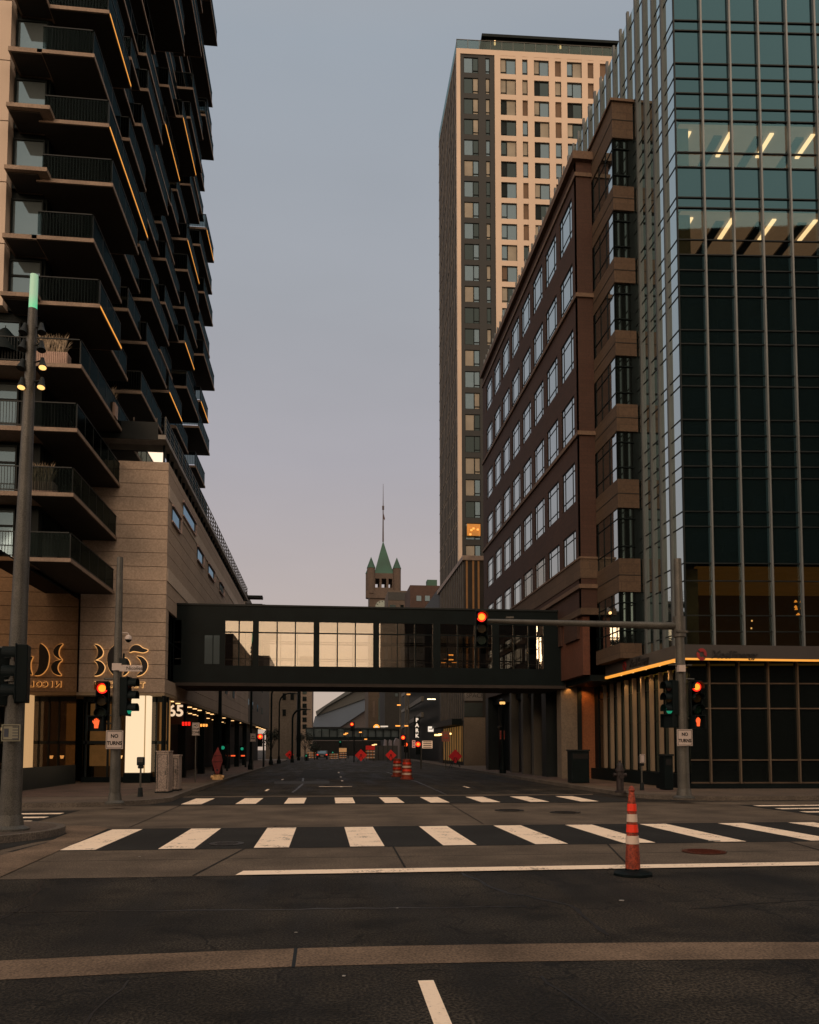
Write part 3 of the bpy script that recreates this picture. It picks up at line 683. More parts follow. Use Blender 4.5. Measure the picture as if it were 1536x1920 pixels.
floors = [ (5.75, zl(1056)), (zl(1056), zl(874)), (zl(874), zl(703)), (zl(703), zl(536)), (zl(536), zl(371)), (zl(371), zl(204)), (zl(204), zl(40)), (zl(40), ztop)]
for fi, (fa, fb) in enumerate(floors):
    zz = [z for z in gzs if fa-.01 <= z <= fb+.01]
    if fa not in zz and (not zz or zz[0]-fa > .05): zz = [fa]+zz
    if fb-zz[-1] > .05: zz.append(fb)
    for a, c in zip(off[:-1], off[1:]):
        b = MB()
        for z0, z1 in zip(zz[:-1], zz[1:]):
            mid = (z0+z1)/2; seeu = any(q0 < mid < q1 for q0, q1 in litspans)
            b.use(g_tower if seeu else g_span).obox(G0, gdv, gn, a+.03, c-.03, -.02, .0, z0+.02, z1-.02)
            b.use(dark).obox(G0, gdv, gn, a+.0, c-.0, -.02, .05, z0-.02, z0+.025)
        gp.add(b)
# street side glazing
g_side = glass('street_side_glass', (0,0,0), .55, (.88,1,1), .02, False, (.014,.026,.027))
sy = [GY+.0+.92*i for i in range(43)]
for y0, y1 in zip(sy[:-1], sy[1:]):
    for fi, (fa, fb) in enumerate(floors):
        if y0 > 34.6 and fb < 31.2: continue
        zz = [fa]+[z for z in gzs if fa+.05 < z < fb-.05]+[fb]
        b = MB()
        for z0, z1 in zip(zz[:-1], zz[1:]):
            b.use(g_side).box(GX, GX+.02, y0+.03, y1-.03, z0+.02, z1-.02)
            b.use(dark).box(GX-.02, GX+.02, y0, y1, z0-.02, z0+.025)
        gp.add(b)
gp.done()
for a in off[1:]:
    MB().obox(G0, gdv, gn, a-.035, a+.035, .0, .16, 5.75, ztop).build('mullion', silver, GT)
MB().obox(G0, gdv, gn, 0, .05, .0, .06, 5.75, ztop).build('corner_trim', dark, GT)
for i, y in enumerate(sy[1:]):
    z0 = 5.75 if y < 34.3 else 31
    MB().box(GX-.115, GX-.001, y-.065, y+.065, z0, ztop+.25).build('fin', mat('grey_fin', (.12,.138,.145), .5, .2, .1, .7), GT)
# interior: slabs, partition, lamps on the two lit floors
ceil = mat('office_ceiling', (.42,.37,.32), .8, 0, .05)
for z in (zl(204)-.02, zl(371), zl(536), zl(703), zl(874), zl(40)):
    p0 = MB(); p0.obox(G0, gdv, gn, .1, 14, -9, -.35, z-.35, z-.05); p0.build('floor_slab', mat('slab_grey', (.08,.08,.08), .8), GT)
for z, lit in ((zl(222), 1), (zl(386), 1)):
    MB().obox(G0, gdv, gn, .3, 14, -9, -.3, z-.04, z).build('ceiling', mat('lit_ceiling', (.42,.36,.31), .8, emit=(1,.62,.42), es=.19), GT)  # ceiling glows weakly, standing for lamp light bounced onto it
    m = MB()
    for i in range(8):
        for r_, ln in ((-.6, 1.35), (-3.4, 1.3), (-6.2, 1.3)):
            q = .75+i*1.75; m.obox(G0, gdv, gn, q, q+.17, r_-ln, r_, z-.12, z-.06)
    m.build('ceiling_lamp', glow('office_lamp', (1,.74,.48), 3), GT)
    m = MB()
    for i in range(9):
        q = .2+i*1.75; m.obox(G0, gdv, gn, q, q+.35, -8.4, -.8, z-.14, z-.05)
    m.build('ceiling_baffle', mat('baffle', (.25,.2,.16), .8), GT)
    MB().obox(G0, gdv, gn, .1, 14, -9.2, -9, z-3, z).build('partition', mat('office_wall', (.16,.13,.10), .8), GT)
MB().obox(G0, gdv, gn, .25, .75, -1.0, -.5, 5.8, ztop-.5).build('column', mat('office_column', (.22,.24,.22), .8), GT)
# second-floor room with its amber light put into ceiling, wall and column glow
zc = zl(1058)
MB().obox(G0, gdv, gn, .6, 14, -6, -.3, zc-.06, zc).build('ceiling', mat('amber_glow_ceiling', (.3,.18,.06), .7, 0, .4, 1.2, emit=(1,.45,.10), es=.06), GT)
MB().obox(G0, gdv, gn, 1.2, 14, -6.1, -6, 5.8, zc).build('partition', mat('dark_room_wall', (.05,.035,.025), .8, 0, .5, 1, emit=(1,.45,.15), es=.012), GT)
MB().obox(G0, gdv, gn, 2.2, 2.3, -5.9, -5.8, 5.8, zc-.3).build('column', mat('amber_glow_trim', (.3,.15,.05), .7, emit=(1,.5,.15), es=.05), GT)
m = MB()
for p, q in ((1492,1127),(1503,1127),(1492,1137),(1504,1139),(1493,1141),(1497,1151),(1506,1151),(1495,1153)):
    a = at(p, q, 33); m.cone((a.x,33,a.z-.05),(a.x,33,a.z+.04),.075,.03,8)
m.build('chandelier', lampo, GT)
m = MB()
for p, q in ((1409,1178),(1410,1164),(1277,1083)):
    a = at(p, q, 30.6); m.cone((a.x,30.6,a.z-.03),(a.x,30.6,a.z+.03),.03,.03,8)
m.build('small_lamp', lampw, GT)
box(GX+.3, 45, 36, 68, 5.8, ztop-.2).build('core', black, GT)
box(GX+.3, 45, 41, 68, .15, 5.8).build('core', black, GT)
MB().obox(G0, gdv, gn, 0, 14.2, -.35, .02, ztop, ztop+.25).build('parapet', silver, GT)
# canopy fascia with amber strip
CX, CY = 13.55, 29.35
fas = mat('grey_fascia_sheet', (.085,.076,.072), .5, .2, .08)
for nm, a in (('canopy_front', (CX, 30, CY, CY+.15)), ('canopy_side', (CX, CX+.15, CY+.151, 40.2))):
    box(*a, 5.22, 5.74).build(nm, fas, GT)
box(CX+.01, 30, CY+.152, 30.2, 5.6, 5.72).build('canopy_roof', fas, GT)
box(CX-.01, 30, CY-.02, CY+.05, 5.14, 5.215).build('strip_light', led, GT)
box(CX-.02, CX+.10, CY+.06, 38.2, 5.10, 5.215).build('strip_light', led, GT)
box(CX-.02, CX+.10, 38.8, 40.6, 5.10, 5.215).build('strip_light', led, GT)
box(CX+.16, 30, CY+.16, 40.9, 5.24, 5.3).build('canopy_soffit', dark, GT)
# street level storefront
box(GX+1.2, 40, 31.6, 41.5, .15, 5.2).build('storefront_core', black, GT)
for i, y in enumerate([30.9+.98*j for j in range(10)]):
    box(14.3, 14.46, y, y+.13, .75, 5.0).build('storefront_fin', mat('warm_fin', (.34,.26,.18), .7, 0, .1, .5), GT)
box(14.5, 14.55, 30.6, 41.5, .75, 5.0).build('storefront_glass', g_dark, GT)
for z in (2.9, 4.3): box(14.47, 14.499, 30.6, 41.5, z, z+.05).build('storefront_rail', dark, GT)
box(14.15, 14.7, 30.7, 41.4, .15, .72).build('storefront_plinth', black, GT)
for j in range(10):
    x = 14.9+1.19*j-.05; MB().obox(G0+Vector((0,.5,0)), gdv, gn, 1.12+1.19*j-.03, 1.12+1.19*j+.03, 0, .14, .35, 5.2).build('storefront_mullion', mat('bronze_mullion', (.20,.15,.105), .5, .3, .1), GT)
sg_ = MB()
for z0, z1 in ((.4,1.25),(1.3,3.3),(3.36,4.3),(4.36,5.2)): sg_.use(g_dark).obox(G0+Vector((0,.5,0)), gdv, gn, .35, 13.5, -.03, 0, z0, z1)
sg_.build('storefront_glass', None, GT)
for z in (.35, 1.25, 3.3, 4.3): MB().obox(G0+Vector((0,.5,0)), gdv, gn, .35, 13.5, 0, .05, z, z+.055).build('storefront_rail', mat('bronze_rail', (.13,.09,.06), .5), GT)
MB().obox(G0+Vector((0,.5,0)), gdv, gn, .3, 13.5, -.1, .1, .15, .345).build('storefront_plinth', black, GT)
# downlights under the side canopy
m = []
for i in range(7):
    y = 30.6+i*1.45; o = MB().use(lampw).cone((13.95,y,5.17),(13.95,y,5.24),.055,.07,10).build('downlight', None, GT)
    ld = bpy.data.lights.new('downlight_beam', 'SPOT'); ld.energy = 42; ld.color = (1,.56,.22); ld.spot_size = R(105); ld.shadow_soft_size = .08
    lo = bpy.data.objects.new('downlight_beam', ld); col.objects.link(lo); lo.location = (13.95, y, 5.12); lo.rotation_euler = (0, R(-8), 0)
# fascia lettering and round emblem
a = at(1334,1228,CY-.02); text_mb('Xcel', .42, (a.x,CY-.03,a.z), blackletter, 'S', .02, 'LEFT', .012, .25).build('fascia_lettering', None, GT)
a = at(1371,1228,CY-.02); text_mb('Energy', .38, (a.x,CY-.03,a.z), blackletter, 'S', .02, 'LEFT', .003, .25).build('fascia_lettering', None, GT)
a = at(1316,1227,CY-.02); m = MB(); rr = .24
def swirl(m, c, r, u, v, nrm, ph):
    for s_ in (0, 1):
        pts = []
        for i in range(9): t = math.pi*s_+R(-60+i*20)+ph; pts.append(c+(u*math.cos(t)*.85+v*math.sin(t))*r)
        for i in range(9): t = math.pi*s_+R(100-i*20)+ph; pts.append(c+(u*math.cos(t)*.85+v*math.sin(t))*r*.36+(u*math.cos(math.pi*s_+ph+R(20))+v*math.sin(math.pi*s_+ph+R(20)))*r*.12)
        m.extr(pts, nrm*.03)
swirl(m, Vector((a.x, CY-.035, a.z)), rr, Vector((1,0,0)), Vector((0,0,1)), Vector((0,1,0)), R(35))
m.build('fascia_emblem', mat('emblem_red', (.35,.02,.02), .6), GT)
text_mb('Xcel Energy', .42, (CX-.03, 33.2, 5.48), blackletter, 'W', .02, 'CENTER', .01, .2).build('fascia_lettering', None, GT)
m = MB(); swirl(m, Vector((CX-.035, 34.85, 5.48)), .22, Vector((0,-1,0)), Vector((0,0,1)), Vector((1,0,0)), R(35)); m.build('fascia_emblem', mat('emblem_red', (.35,.02,.02)), GT)

# ================================================================== BROWN BRICK OFFICE BUILDING
BR = thing('brick_office_building', 'brown brick office building with tall paired windows and a projecting bay', 'building', (14, 45, .15))
BX, BY0, BY1 = 12.3, 37.1, 60.6
g_curt = glass('curtained_window', (0,0,0), .08, (.8,.85,.8), .1, False, (.16,.12,.09))
ZR = [29.58-3.41*i for i in range(7)]; WH = 2.02; cols = [(37.82+2.76*i, 37.82+2.76*i+2.12) for i in range(8)]
f = MB(); zb, zt = 8.2, 31.3
ys = [BY0]+[c for q in cols for c in q]+[BY1]
for i in range(0, len(ys), 2): f.box(BX, BX+.35, ys[i], ys[i+1], zb, zt)
for y0, y1 in cols:
    zz = [zt]+[c for z in ZR for c in (z, z-WH)]
    zz.append(zb)
    for i in range(0, len(zz)-1, 2): 
        if zz[i+1] < zz[i]: f.box(BX+.001, BX+.35, y0, y1, zz[i+1], zz[i])
f.box(BX, 13.09, BY0-.002, BY0+.3, zb, zt)
f.build('wall', brick, BR)
box(BX+.5, 21, BY0+.3, BY1-.3, 5, zt-.2).build('core', black, BR)
box(BX+.36, 21, BY0+.01, BY1, zt-.25, zt).build('roof', mat('roof_grey', (.1,.09,.085), .9), BR)
box(BX+.36, 21, BY1-.25, BY1, 5, zt-.26).build('rear_wall', brick, BR)
for r_, z in enumerate(ZR):
    for ci, (y0, y1) in enumerate(cols):
        if r_ == 6 and ci < 3: box(BX+.002, BX+.3, y0, y1, z-WH, z).build('infill', brick, BR); continue
        wn = MB().box(BX+.05, BX+.08, y0, y1, z-WH, z).build('window', g_curt if (r_ == 5 and ci in (2,3)) or (r_ == 6 and ci in (0,1,4)) else g_brown, BR)
        fm = MB(); x0, x1 = BX+.03, BX+.049
        for yy in (y0+.0, y0+.42, y1-.46, y1-.06): fm.box(x0, x1, yy, yy+.045, z-WH, z)
        for zz in (z-.06, z-.40, z-WH+.36, z-WH): fm.box(x0, x1, y0, y1, zz, zz+.045)
        fm.build('frame', black, wn)
def band(z0, z1, d, m, nm='ledge'):
    MB().box(BX-d, BX+.1, BY0-d, BY1+.05, z0, z1).box(BX+.1, 13.1+d, BY0-d, BY0+.1, z0, z1).build(nm, m, BR)
band(30.95, 31.35, .22, ledge, 'cornice'); band(30.15, 30.35, .08, ledge)
band(23.95, 24.15, .1, ledge); band(17.0, 17.2, .1, ledge); band(10.9, 11.0, .08, ledge)
band(9.95, 10.9, .035, brick2, 'tan_course'); band(9.45, 9.65, .12, ledge); band(8.18, 8.5, .05, brick2, 'base_course')
# projecting bay next to the glass tower
WB = [tuple(1.7+(q-1.7)*1.006 for q in p_) for p_ in [(29.8,27.5),(26.35,24.1),(22.92,20.68),(19.5,17.25),(16.0,13.8),(12.5,10.2),(8.7,6.4)]]
zz = [31.7]+[c for q in WB for c in q]+[5.76]
for i in range(0, len(zz), 2):
    MB().box(13.1, 14.1, 34.2, 37.6, zz[i+1], zz[i]).build('bay_spandrel', brick2, BR)
    if zz[i]-zz[i+1] > .9:
        MB().box(13.085, 14.1, 34.185, 37.6, (zz[i]+zz[i+1])/2-.02, (zz[i]+zz[i+1])/2+.02).build('bay_groove', soff, BR)
box(13.0, 14.2, 34.1, 37.6, 31.7, 31.82).build('bay_cap', ledge, BR)
box(13.9, 14.3, 34.3, 38.1, 5.77, 31.65).build('bay_return', black, BR)
for z1, z0 in WB:
    wn = MB().use(g_brown).box(13.14, 13.16, 34.34, 37.6, z0, z1).use(g_dark).box(13.18, 13.95, 34.32, 34.34, z0, z1).build('bay_window', None, BR)
    fm = MB()
    for y in (34.3, 35.2, 36.1, 36.9): fm.box(13.12, 13.139, y, y+.06, z0, z1)
    for z in (z0+.55, z1-.5): fm.box(13.12, 13.139, 34.3, 37.6, z, z+.05).box(13.18, 13.95, 34.26, 34.319, z, z+.05)
    fm.build('frame', black, wn)
a = at(1144,1149,33.9)
m = thing('floodlight', 'small lit floodlight on the lowest bay window beside the glass tower', 'lamp', (a.x, 33.9, a.z))
MB().cone((a.x,34.15,a.z+.25),(a.x,33.9,a.z+.03),.05,.12,10).build('housing', galv, m); MB().cone((a.x-.0,33.89,a.z+.0),(a.x,33.87,a.z-.02),.07,.07,10).build('lamp_glass', lampw, m)
# street level of the brick building
x0, x1 = at(1052,1300,41.3).x, at(1082,1300,41.3).x
box(x0, x1, 41.3, 42.1, .15, 8.17).build('stone_column', tanw, BR)
x2, x3 = at(1090,1400,41.7).x, at(1139,1400,41.7).x
box(x2, x3+.3, 41.6, 41.9, .15, 5.2).build('orange_wall', orange_w, BR)
box(x1+.01, x2-.01, 41.5, 42, .15, 8.17).build('dark_pilaster', dark, BR)
box(12.45, 13.55, 37.4, 41.2, 5.3, 8.17).build('red_brick_pier', mat('red_brick', (.16,.055,.03), .85, 0, .2, .5, 9), BR)
for px in (1068, 1100):
    a = at(px, 1288, 41.1); ld = bpy.data.lights.new('wall_washer_beam', 'SPOT'); ld.energy = 70 if px > 1080 else 32; ld.color = (1,.42,.10); ld.spot_size = R(120); ld.spot_blend = .8; ld.shadow_soft_size = .06
    lo = bpy.data.objects.new('wall_washer_beam', ld); col.objects.link(lo); lo.location = (a.x, 41.15, 5.0); lo.rotation_euler = (R(14), 0, 0)
    MB().cone((a.x,41.15,5.04),(a.x,41.15,5.12),.06,.08,10).build('wall_washer', lampo, BR)
box(13.3, 21, 43.2, BY1, .15, 5.6).build('arcade_wall', black, BR)
box(12.4, 13.2, 45, BY1, 5.6, 8.17).build('arcade_lintel', mat('brown_lintel', (.10,.065,.045), .85, 0, .15, .6), BR)
for px in (962, 984, 1004):
    p = atx(px, 1380, 12.55); box(12.45, 12.95, p.y, p.y+.5, .15, 5.59).build('arcade_column', mat('grey_column', (.13,.12,.10), .8, 0, .15, .5), BR)
box(12.4, 13.2, 59.7, 60.6, .15, 5.59).build('arcade_column', dark, BR)
box(12.45,13.2,44.0,44.9,.15,8.17).build('arcade_column', dark, BR)

# ================================================================== BEIGE APARTMENT TOWER
AT = thing('apartment_tower', 'tall beige grid apartment tower with a dark cladding strip and roof terrace', 'building', (25, 110, .15))
AY, AX = 105.0, at(857,200,105).x-.05; AZ = at(857,90,105).z
ga = R(2.6); ad_ = Vector((math.cos(ga), -math.sin(ga), 0)); an = Vector((-math.sin(ga), -math.cos(ga), 0)); A0 = Vector((AX, AY, 0))
def au(px, y=200):       # offset along the front for a pixel column
    d = _ray(px, y); t = (A0-_C).dot(an)/d.dot(an); return (_C+d*t-A0).dot(ad_)
MB().obox(A0, ad_, an, 0.3, 24, -17, -.8, 15, AZ-.3).build('core', black, AT)
rowz = []; z = AZ-1.2; PIT = 43.2/1500*104.6
xs_d = [(au(870), au(897.5)), (au(911), au(919))]
xs_b = [(au(939), au(968)), (au(980), au(990)), (au(1002), au(1030)), (au(1041.5), au(1053)), (au(1064), au(1092)), (au(1103), au(1114)), (au(1126), au(1140))]
W = au(1160); UD0, UD1 = au(863.5), au(928)
rows = []
zt_ = AZ-1.15
while zt_ > 22: rows.append((zt_, zt_-2.28)); zt_ -= PIT
# beige frame: piers and bands standing proud of the windows
ed = MB()
ed.obox(A0, ad_, an, 0, UD0, -.6, .0, 18, AZ)
ed.obox(A0, ad_, an, UD0, W, -.6, .0, AZ-.75, AZ)
u = UD1; prs = []
for a, c in xs_b: prs.append((u, a)); u = c
prs.append((u, W))
for a, c in prs: ed.obox(A0, ad_, an, a, c, -.6, .0, 40, AZ-.751)
prev = AZ-.75
for z1, z0 in rows:
    if z0 < 40: break
    for a, c in xs_b: ed.obox(A0, ad_, an, a, c, -.6, -.02, z1, prev)
    prev = z0
ed.build('beige_frame', beige, AT)
dk = MB(); 
dprs = [(UD0+.01, xs_d[0][0]), (xs_d[0][1], xs_d[1][0]), (xs_d[1][1], UD1-.01)]
for a, c in dprs: dk.obox(A0, ad_, an, a, c, -.6, -.1, 15, AZ-.76)
prev = AZ-.76
for z1, z0 in rows:
    for a, c in xs_d: dk.obox(A0, ad_, an, a, c, -.6, -.12, z1, prev)
    prev = z0
dk.build('dark_cladding', mat('charcoal_cladding', (.009,.0125,.014), .7, 0, .15, .3), AT)
blind = mat('pale_blind', (.34,.31,.25), .8, 0, .2, .4); panel = mat('brown_panel', (.16,.10,.06), .8, 0, .3, .3); gdk = g_dark
ap = Pool(AT, 'window')
random.seed(5)
for ri, (z1, z0) in enumerate(rows):
    for ci, (a, c) in enumerate(xs_d+(xs_b if z0 > 40 else [])):
        b = MB(); wide = c-a > 1.5; t = random.random()
        D = -.24
        if not wide and ci > 1 and t < .35: b.use(panel).obox(A0, ad_, an, a, c, D-.02, D, z0, z1)
        else:
            sp = a+(c-a)*(.38 if ci > 1 else .62) if wide else None
            def pick(): 
                q = random.random(); return blind if q < .3 else (g_grey if q < .75 else gdk)
            if wide:
                if t < .4 and ci > 1: b.use(black).obox(A0, ad_, an, a, sp, D-.02, D, z0, z1)
                elif t < .5 and ci > 1: b.use(panel).obox(A0, ad_, an, a, sp, D-.02, D, z0, z1)
                else: b.use(pick()).obox(A0, ad_, an, a, sp, D-.02, D, z0, z1)
                b.use(pick()).obox(A0, ad_, an, sp, c, D-.02, D, z0, z1)
                b.use(black).obox(A0, ad_, an, sp-.06, sp+.06, D, D+.06, z0, z1)
                s0, s1 = (a, sp) if ci > 1 else (sp, c)
                b.obox(A0, ad_, an, s0, s1, D, D+.06, z0+.3, z0+.42)
            else:
                b.use(pick()).obox(A0, ad_, an, a, c, D-.02, D, z0, z1)
                b.use(black).obox(A0, ad_, an, a, c, D, D+.06, z0+.3, z0+.42)
            b.use(black).obox(A0, ad_, an, a, a+.07, D, D+.05, z0, z1).obox(A0, ad_, an, c-.07, c, D, D+.05, z0, z1).obox(A0, ad_, an, a, c, D, D+.05, z1-.07, z1).obox(A0, ad_, an, a, c, D, D+.05, z0, z0+.07)
        ap.add(b)
ap.done()
# street side of the tower: olive wall with staggered slot windows
ay1 = atx(823, 500, AX).y
olive = mat('olive_cladding', (.17,.14,.10), .8, 0, .18, .25, 3)
box(AX+.05, AX+.7, AY+.61, ay1, 15, AZ).build('side_wall', olive, AT)
sw = MB(); random.seed(9)
for ri, (z1, z0) in enumerate(rows):
    n = 11
    for i in range(n):
        y = AY+1.2+(ay1-AY-2)*i/n+(.35 if ri % 2 else 0); h = random.choice((.9,1,1.1))
        sw.box(AX+.03, AX+.049, y, y+.55, z0-.2, z0-.2+2.5*h)
o = sw.build('side_window', mat('slot_black', (.012,.012,.011), .7, spec=.1), AT); o['kind'] = 'stuff'
m = MB()
for ri in range(0, len(rows)): m.box(AX+.0, AX+.049, AY+.61, ay1, rows[ri][0]+.25, rows[ri][0]+.37)
m.build('side_band', mat('olive_band', (.22,.18,.13), .8), AT)
# roof terrace and dark penthouse
m = MB(); m.obox(A0, ad_, an, 0, W, -.15, -.12, AZ+.05, AZ+1.35); m.box(AX+.05, AX+.08, AY, ay1, AZ+.05, AZ+1.35); m.build('terrace_glass', g_terr, AT)
m = MB(); 
for i in range(16): m.obox(A0, ad_, an, i*1.6, i*1.6+.06, -.14, -.08, AZ, AZ+1.4)
m.obox(A0, ad_, an, 0, W, -.15, -.07, AZ+1.36, AZ+1.42); m.build('terrace_railing', galv, AT)
MB().obox(A0, ad_, an, au(916), W+2, -14, -2.2, AZ, AZ+3.6).build('penthouse', dark, AT)
MB().obox(A0, ad_, an, au(908), W+3, -15, -1.7, AZ+3.6, AZ+4.0).build('penthouse_roof', black, AT)
m = MB()
for p, q in ((928,80),(1051,88),(1123,95),(1128,93)):
    a = at(p, q, 106.5); m.cone((a.x,106.5,a.z-.3),(a.x,106.5,a.z+.25),.14,.12,8)
m.build('terrace_lamp', glow('terrace_glow', (1,.55,.22), 2.5), AT)
a = at(888,993,104.9); m = MB(); m.box(at(876,993,104.6).x, at(901,993,104.6).x, 104.62, 104.7, at(880,1004,104.6).z, at(880,982,104.6).z)
m.build('lit_window', mat('amber_room', (.4,.16,.03), .7, 0, .6, .9, emit=(1,.36,.05), es=.35), AT)
m = MB()
for p, q in ((884,994),(888,991),(896,993),(882,1002)): a = at(p, q, 104.5); m.cone((a.x,104.5,a.z-.1),(a.x,104.5,a.z+.1),.15,.15,8)
m.build('room_lamp', lampo, AT)
# podium block in front of it
PB = thing('tower_podium', 'low dark podium block with a pale roof edge in front of the apartment tower', 'building', (16, 83, .15))
PX, PY = 13.6, 76.0
p = at(870,1040,PY); PX = p.x; PZ = p.z; py1 = atx(822,1100,PX).y
box(PX+.05, 24, PY+.05, py1, .15, PZ-.5).build('wall', mat('podium_brown', (.038,.034,.03), .8, 0, .3, .6), PB)
box(PX-.15, 24, PY-.15, py1+.1, PZ-.55, PZ-.1).build('roof_edge', mat('pale_edge', (.42,.33,.28), .7), PB)
m = MB()
for i in range(14): m.box(PX-.05, PX+.049, PY+.5+i*1.15, PY+.8+i*1.15, 4.5, PZ-.56)
m.build('fin', mat('podium_fin', (.12,.11,.095), .7), PB)
m = MB()
for px in (874, 886, 896): a = at(px, 1100, PY); m.box(a.x, a.x+.18, PY-.0, PY+.049, 8, PZ-.56)
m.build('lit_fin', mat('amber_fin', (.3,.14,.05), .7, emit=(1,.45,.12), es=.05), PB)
a, c = at(870,1345,PY-.1), at(905,1440,PY-.1); box(a.x, c.x+.3, PY-.1, PY+.04, .15, a.z).build('tan_wall', tanw, PB)
a, c = at(871,1289,PY-.1), at(905,1314,PY-.1); wbs = box(a.x, c.x, PY-.12, PY+.04, c.z, a.z).build('sign_board', mat('sign_grey', (.22,.21,.20), .7), PB)
text_mb('SPACE', .62, ((a.x+c.x)/2+.15, PY-.13, (a.z+c.z)/2-.15), mat('grey_letters', (.05,.045,.045)), 'S', .01).build('sign_lettering', None, wbs)
a, c = at(871,1318,PY-.1), at(905,1344,PY-.1); box(a.x, c.x, PY-.11, PY+.04, c.z, a.z).build('green_panel', mat('deep_green', (.012,.03,.03), .5), PB)
# warm storefront further along with a lit awning
y0, y1 = 77.5, 90
box(PX-.02, PX+.04, y0, y1, .5, 4.0).build('shop_front', mat('amber_shop', (.25,.12,.04), .7, 0, .6, .7, emit=(1,.5,.12), es=.11), PB)
m = MB()
for i in range(9): m.box(PX-.06, PX-.021, y0+i*1.5, y0+.25+i*1.5, .15, 4.1)
m.build('shop_mullion', dark, PB)
box(PX-1.0, PX-.02, y0, y1+2, 4.1, 4.7).build('awning', black, PB)
m = MB()
for px, py in ((820,1378),(827,1377),(834,1376),(841,1375.5)):
    a = at(px, py, 80); m.box(a.x-.28, a.x+.28, 79.9, 80, a.z-.09, a.z+.07)
m.build('awning_lamp', glow('amber_row', (1,.6,.2), 3.5), PB)
# ================================================================== FAR BUILDINGS
def pbox(px0, px1, ytop, ybot, Y, dep, zb=None):
    a, c = at(px0, ytop, Y), at(px1, ytop, Y); z0 = .0 if ybot is None else at((px0+px1)/2, ybot, Y).z
    return a.x, c.x, Y, Y+dep, z0, a.z
cream = mat('cream_block', (.14,.115,.09), .85, 0, .15, .2, 3); mbrown = mat('far_brown', (.085,.06,.045), .85, 0, .25, .15, 2)
def far(name, label, m, px0, px1, yt, Y, dep, wins=None, cat='building'):
    x0, x1, ya, yb, z0, z1 = pbox(px0, px1, yt, None, Y, dep)
    t = thing(name, label, cat, ((x0+x1)/2, Y, 0)); box(x0, x1, ya, yb, 0, z1).build('wall', m, t)
    if wins:
        for wx0, wx1, wy0, wy1, gm in wins:
            a, c = at(wx0, wy0, Y), at(wx1, wy1, Y); MB().box(a.x, c.x, Y-.15, Y-.01, c.z, a.z).build('window', gm, t)
    return t
# left row behind the skybridge
t = thing('office_block', 'grey panelled block with a flat roof behind the taupe podium', 'building', (-12, 96, 0))
zr = at(480,1137,90).z
box(-30, -7.9, 82, 118, 4.6, zr).build('wall', mat('grey_panel', (.19,.165,.14), .85, 0, .12, .2, 3), t)
box(-30, -9.5, 82, 118, .15, 4.59).build('ground_floor', black, t)
a = at(540,1137,118); box(-30, -6.6, 90, 118.2, zr, zr+.25).build('roof', dark, t)
for y0 in (84, 89, 96, 103):
    for z in (6.2, 9.0): MB().box(-7.895, -7.87, y0, y0+1.6, z, z+.8).build('window', g_grey, t)
m = MB()
for i in range(9): m.cone((-8.4,83+i*4,4.48),(-8.4,83+i*4,4.55),.16,.16,8)
m.build('downlight', lampw, t)
a = at(530,1137,100)
MB().lathe([(.45,0),(.4,.3),(.3,.6),(.42,1.1),(.25,1.5),(.12,1.65)], (a.x,100,zr+.2), 10).build('roof_vent', mat('vent_brown', (.12,.09,.08), .8), t)
far('office_block', 'narrow cream block beyond the grey panelled block on the left', cream, 500, 557, 1250, 140, 20, [(530,536,1300,1312,g_dark),(545,551,1300,1312,g_dark),(530,536,1330,1342,g_dark)])
t = far('office_block', 'slim cream tower with one column of square dark windows by the stadium', mat('cream_slim', (.19,.15,.12), .85, 0, .12, .15, 3), 562, 586, 1230, 190, 25,
    [(567.5,575,1293+13*i,1301.5+13*i,g_dark) for i in range(6)])
# stadium: angular prow of dark roof over pale metal wall
ST = thing('stadium', 'angular grey stadium with a sharp sloping roof at the end of the street', 'stadium', (10, 600, 0))
def pan(nm, pts, m, Y, d): MB().extr([at(x, y, Y) for x, y in pts], (0, d, 0)).build(nm, m, ST)
pan('wall', [(591,1343),(640,1327),(690,1309),(700,1309),(700,1322),(638,1363),(586,1363),(586,1363)], mat('stadium_metal', (.05,.085,.14), .6, .1, .08, .05), 600, 40)
pan('dark_soffit', [(594,1342),(612,1326),(665,1296),(700,1290),(700,1308),(690,1308),(640,1326)], mat('stadium_dark', (.014,.022,.027), .6), 598, 40)
pan('roof', [(592,1334),(630,1309),(668,1284),(720,1250),(735,1262),(700,1289),(665,1295),(612,1325),(594,1341)], mat('stadium_roof', (.026,.04,.05), .6), 594, 60)
pan('lower_wall', [(638,1363.5),(700,1322.5),(760,1322.5),(760,1405),(586,1405),(586,1363.5)], mat('stadium_base', (.05,.045,.05), .8), 604, 30)
# clock tower
CT = thing('clock_tower', 'stone clock tower with a green copper pyramid roof and tall mast', 'tower', (30, 400, 0))
stone = mat('tower_stone', (.085,.06,.047), .85, 0, .25, .12, 1.2)
cop = mat('green_copper', (.018,.085,.06), .7, 0, .25, .1)
Yc = 400.; s = 400*1.005/1500
pt = lambda x, y: at(x, y, Yc)
L0, R0 = pt(690,1080).x, pt(751,1080).x; cx_, wd = (L0+R0)/2, R0-L0
box(L0+1, R0-1, Yc+1, Yc+wd-1, 0, pt(720,1110).z).build('shaft', stone, CT)
zb_, zt2 = pt(720,1110).z, pt(720,1074).z
for x in (L0+1, L0+wd*.38-.6, L0+wd*.62-.6+1.2-1.2, R0-3.6): pass
m = MB()
op = [(704,712),(716,725),(729,736)]
z1o, z0o = pt(720,1084).z, pt(720,1101).z
edges = [688+3]+[c for q in op for c in q]+[748]
for i in range(0, len(edges), 2):
    for yy in (Yc+1, Yc+wd-3): m.box(pt(edges[i],1090).x, pt(edges[i+1],1090).x, yy, yy+2, z0o, z1o)
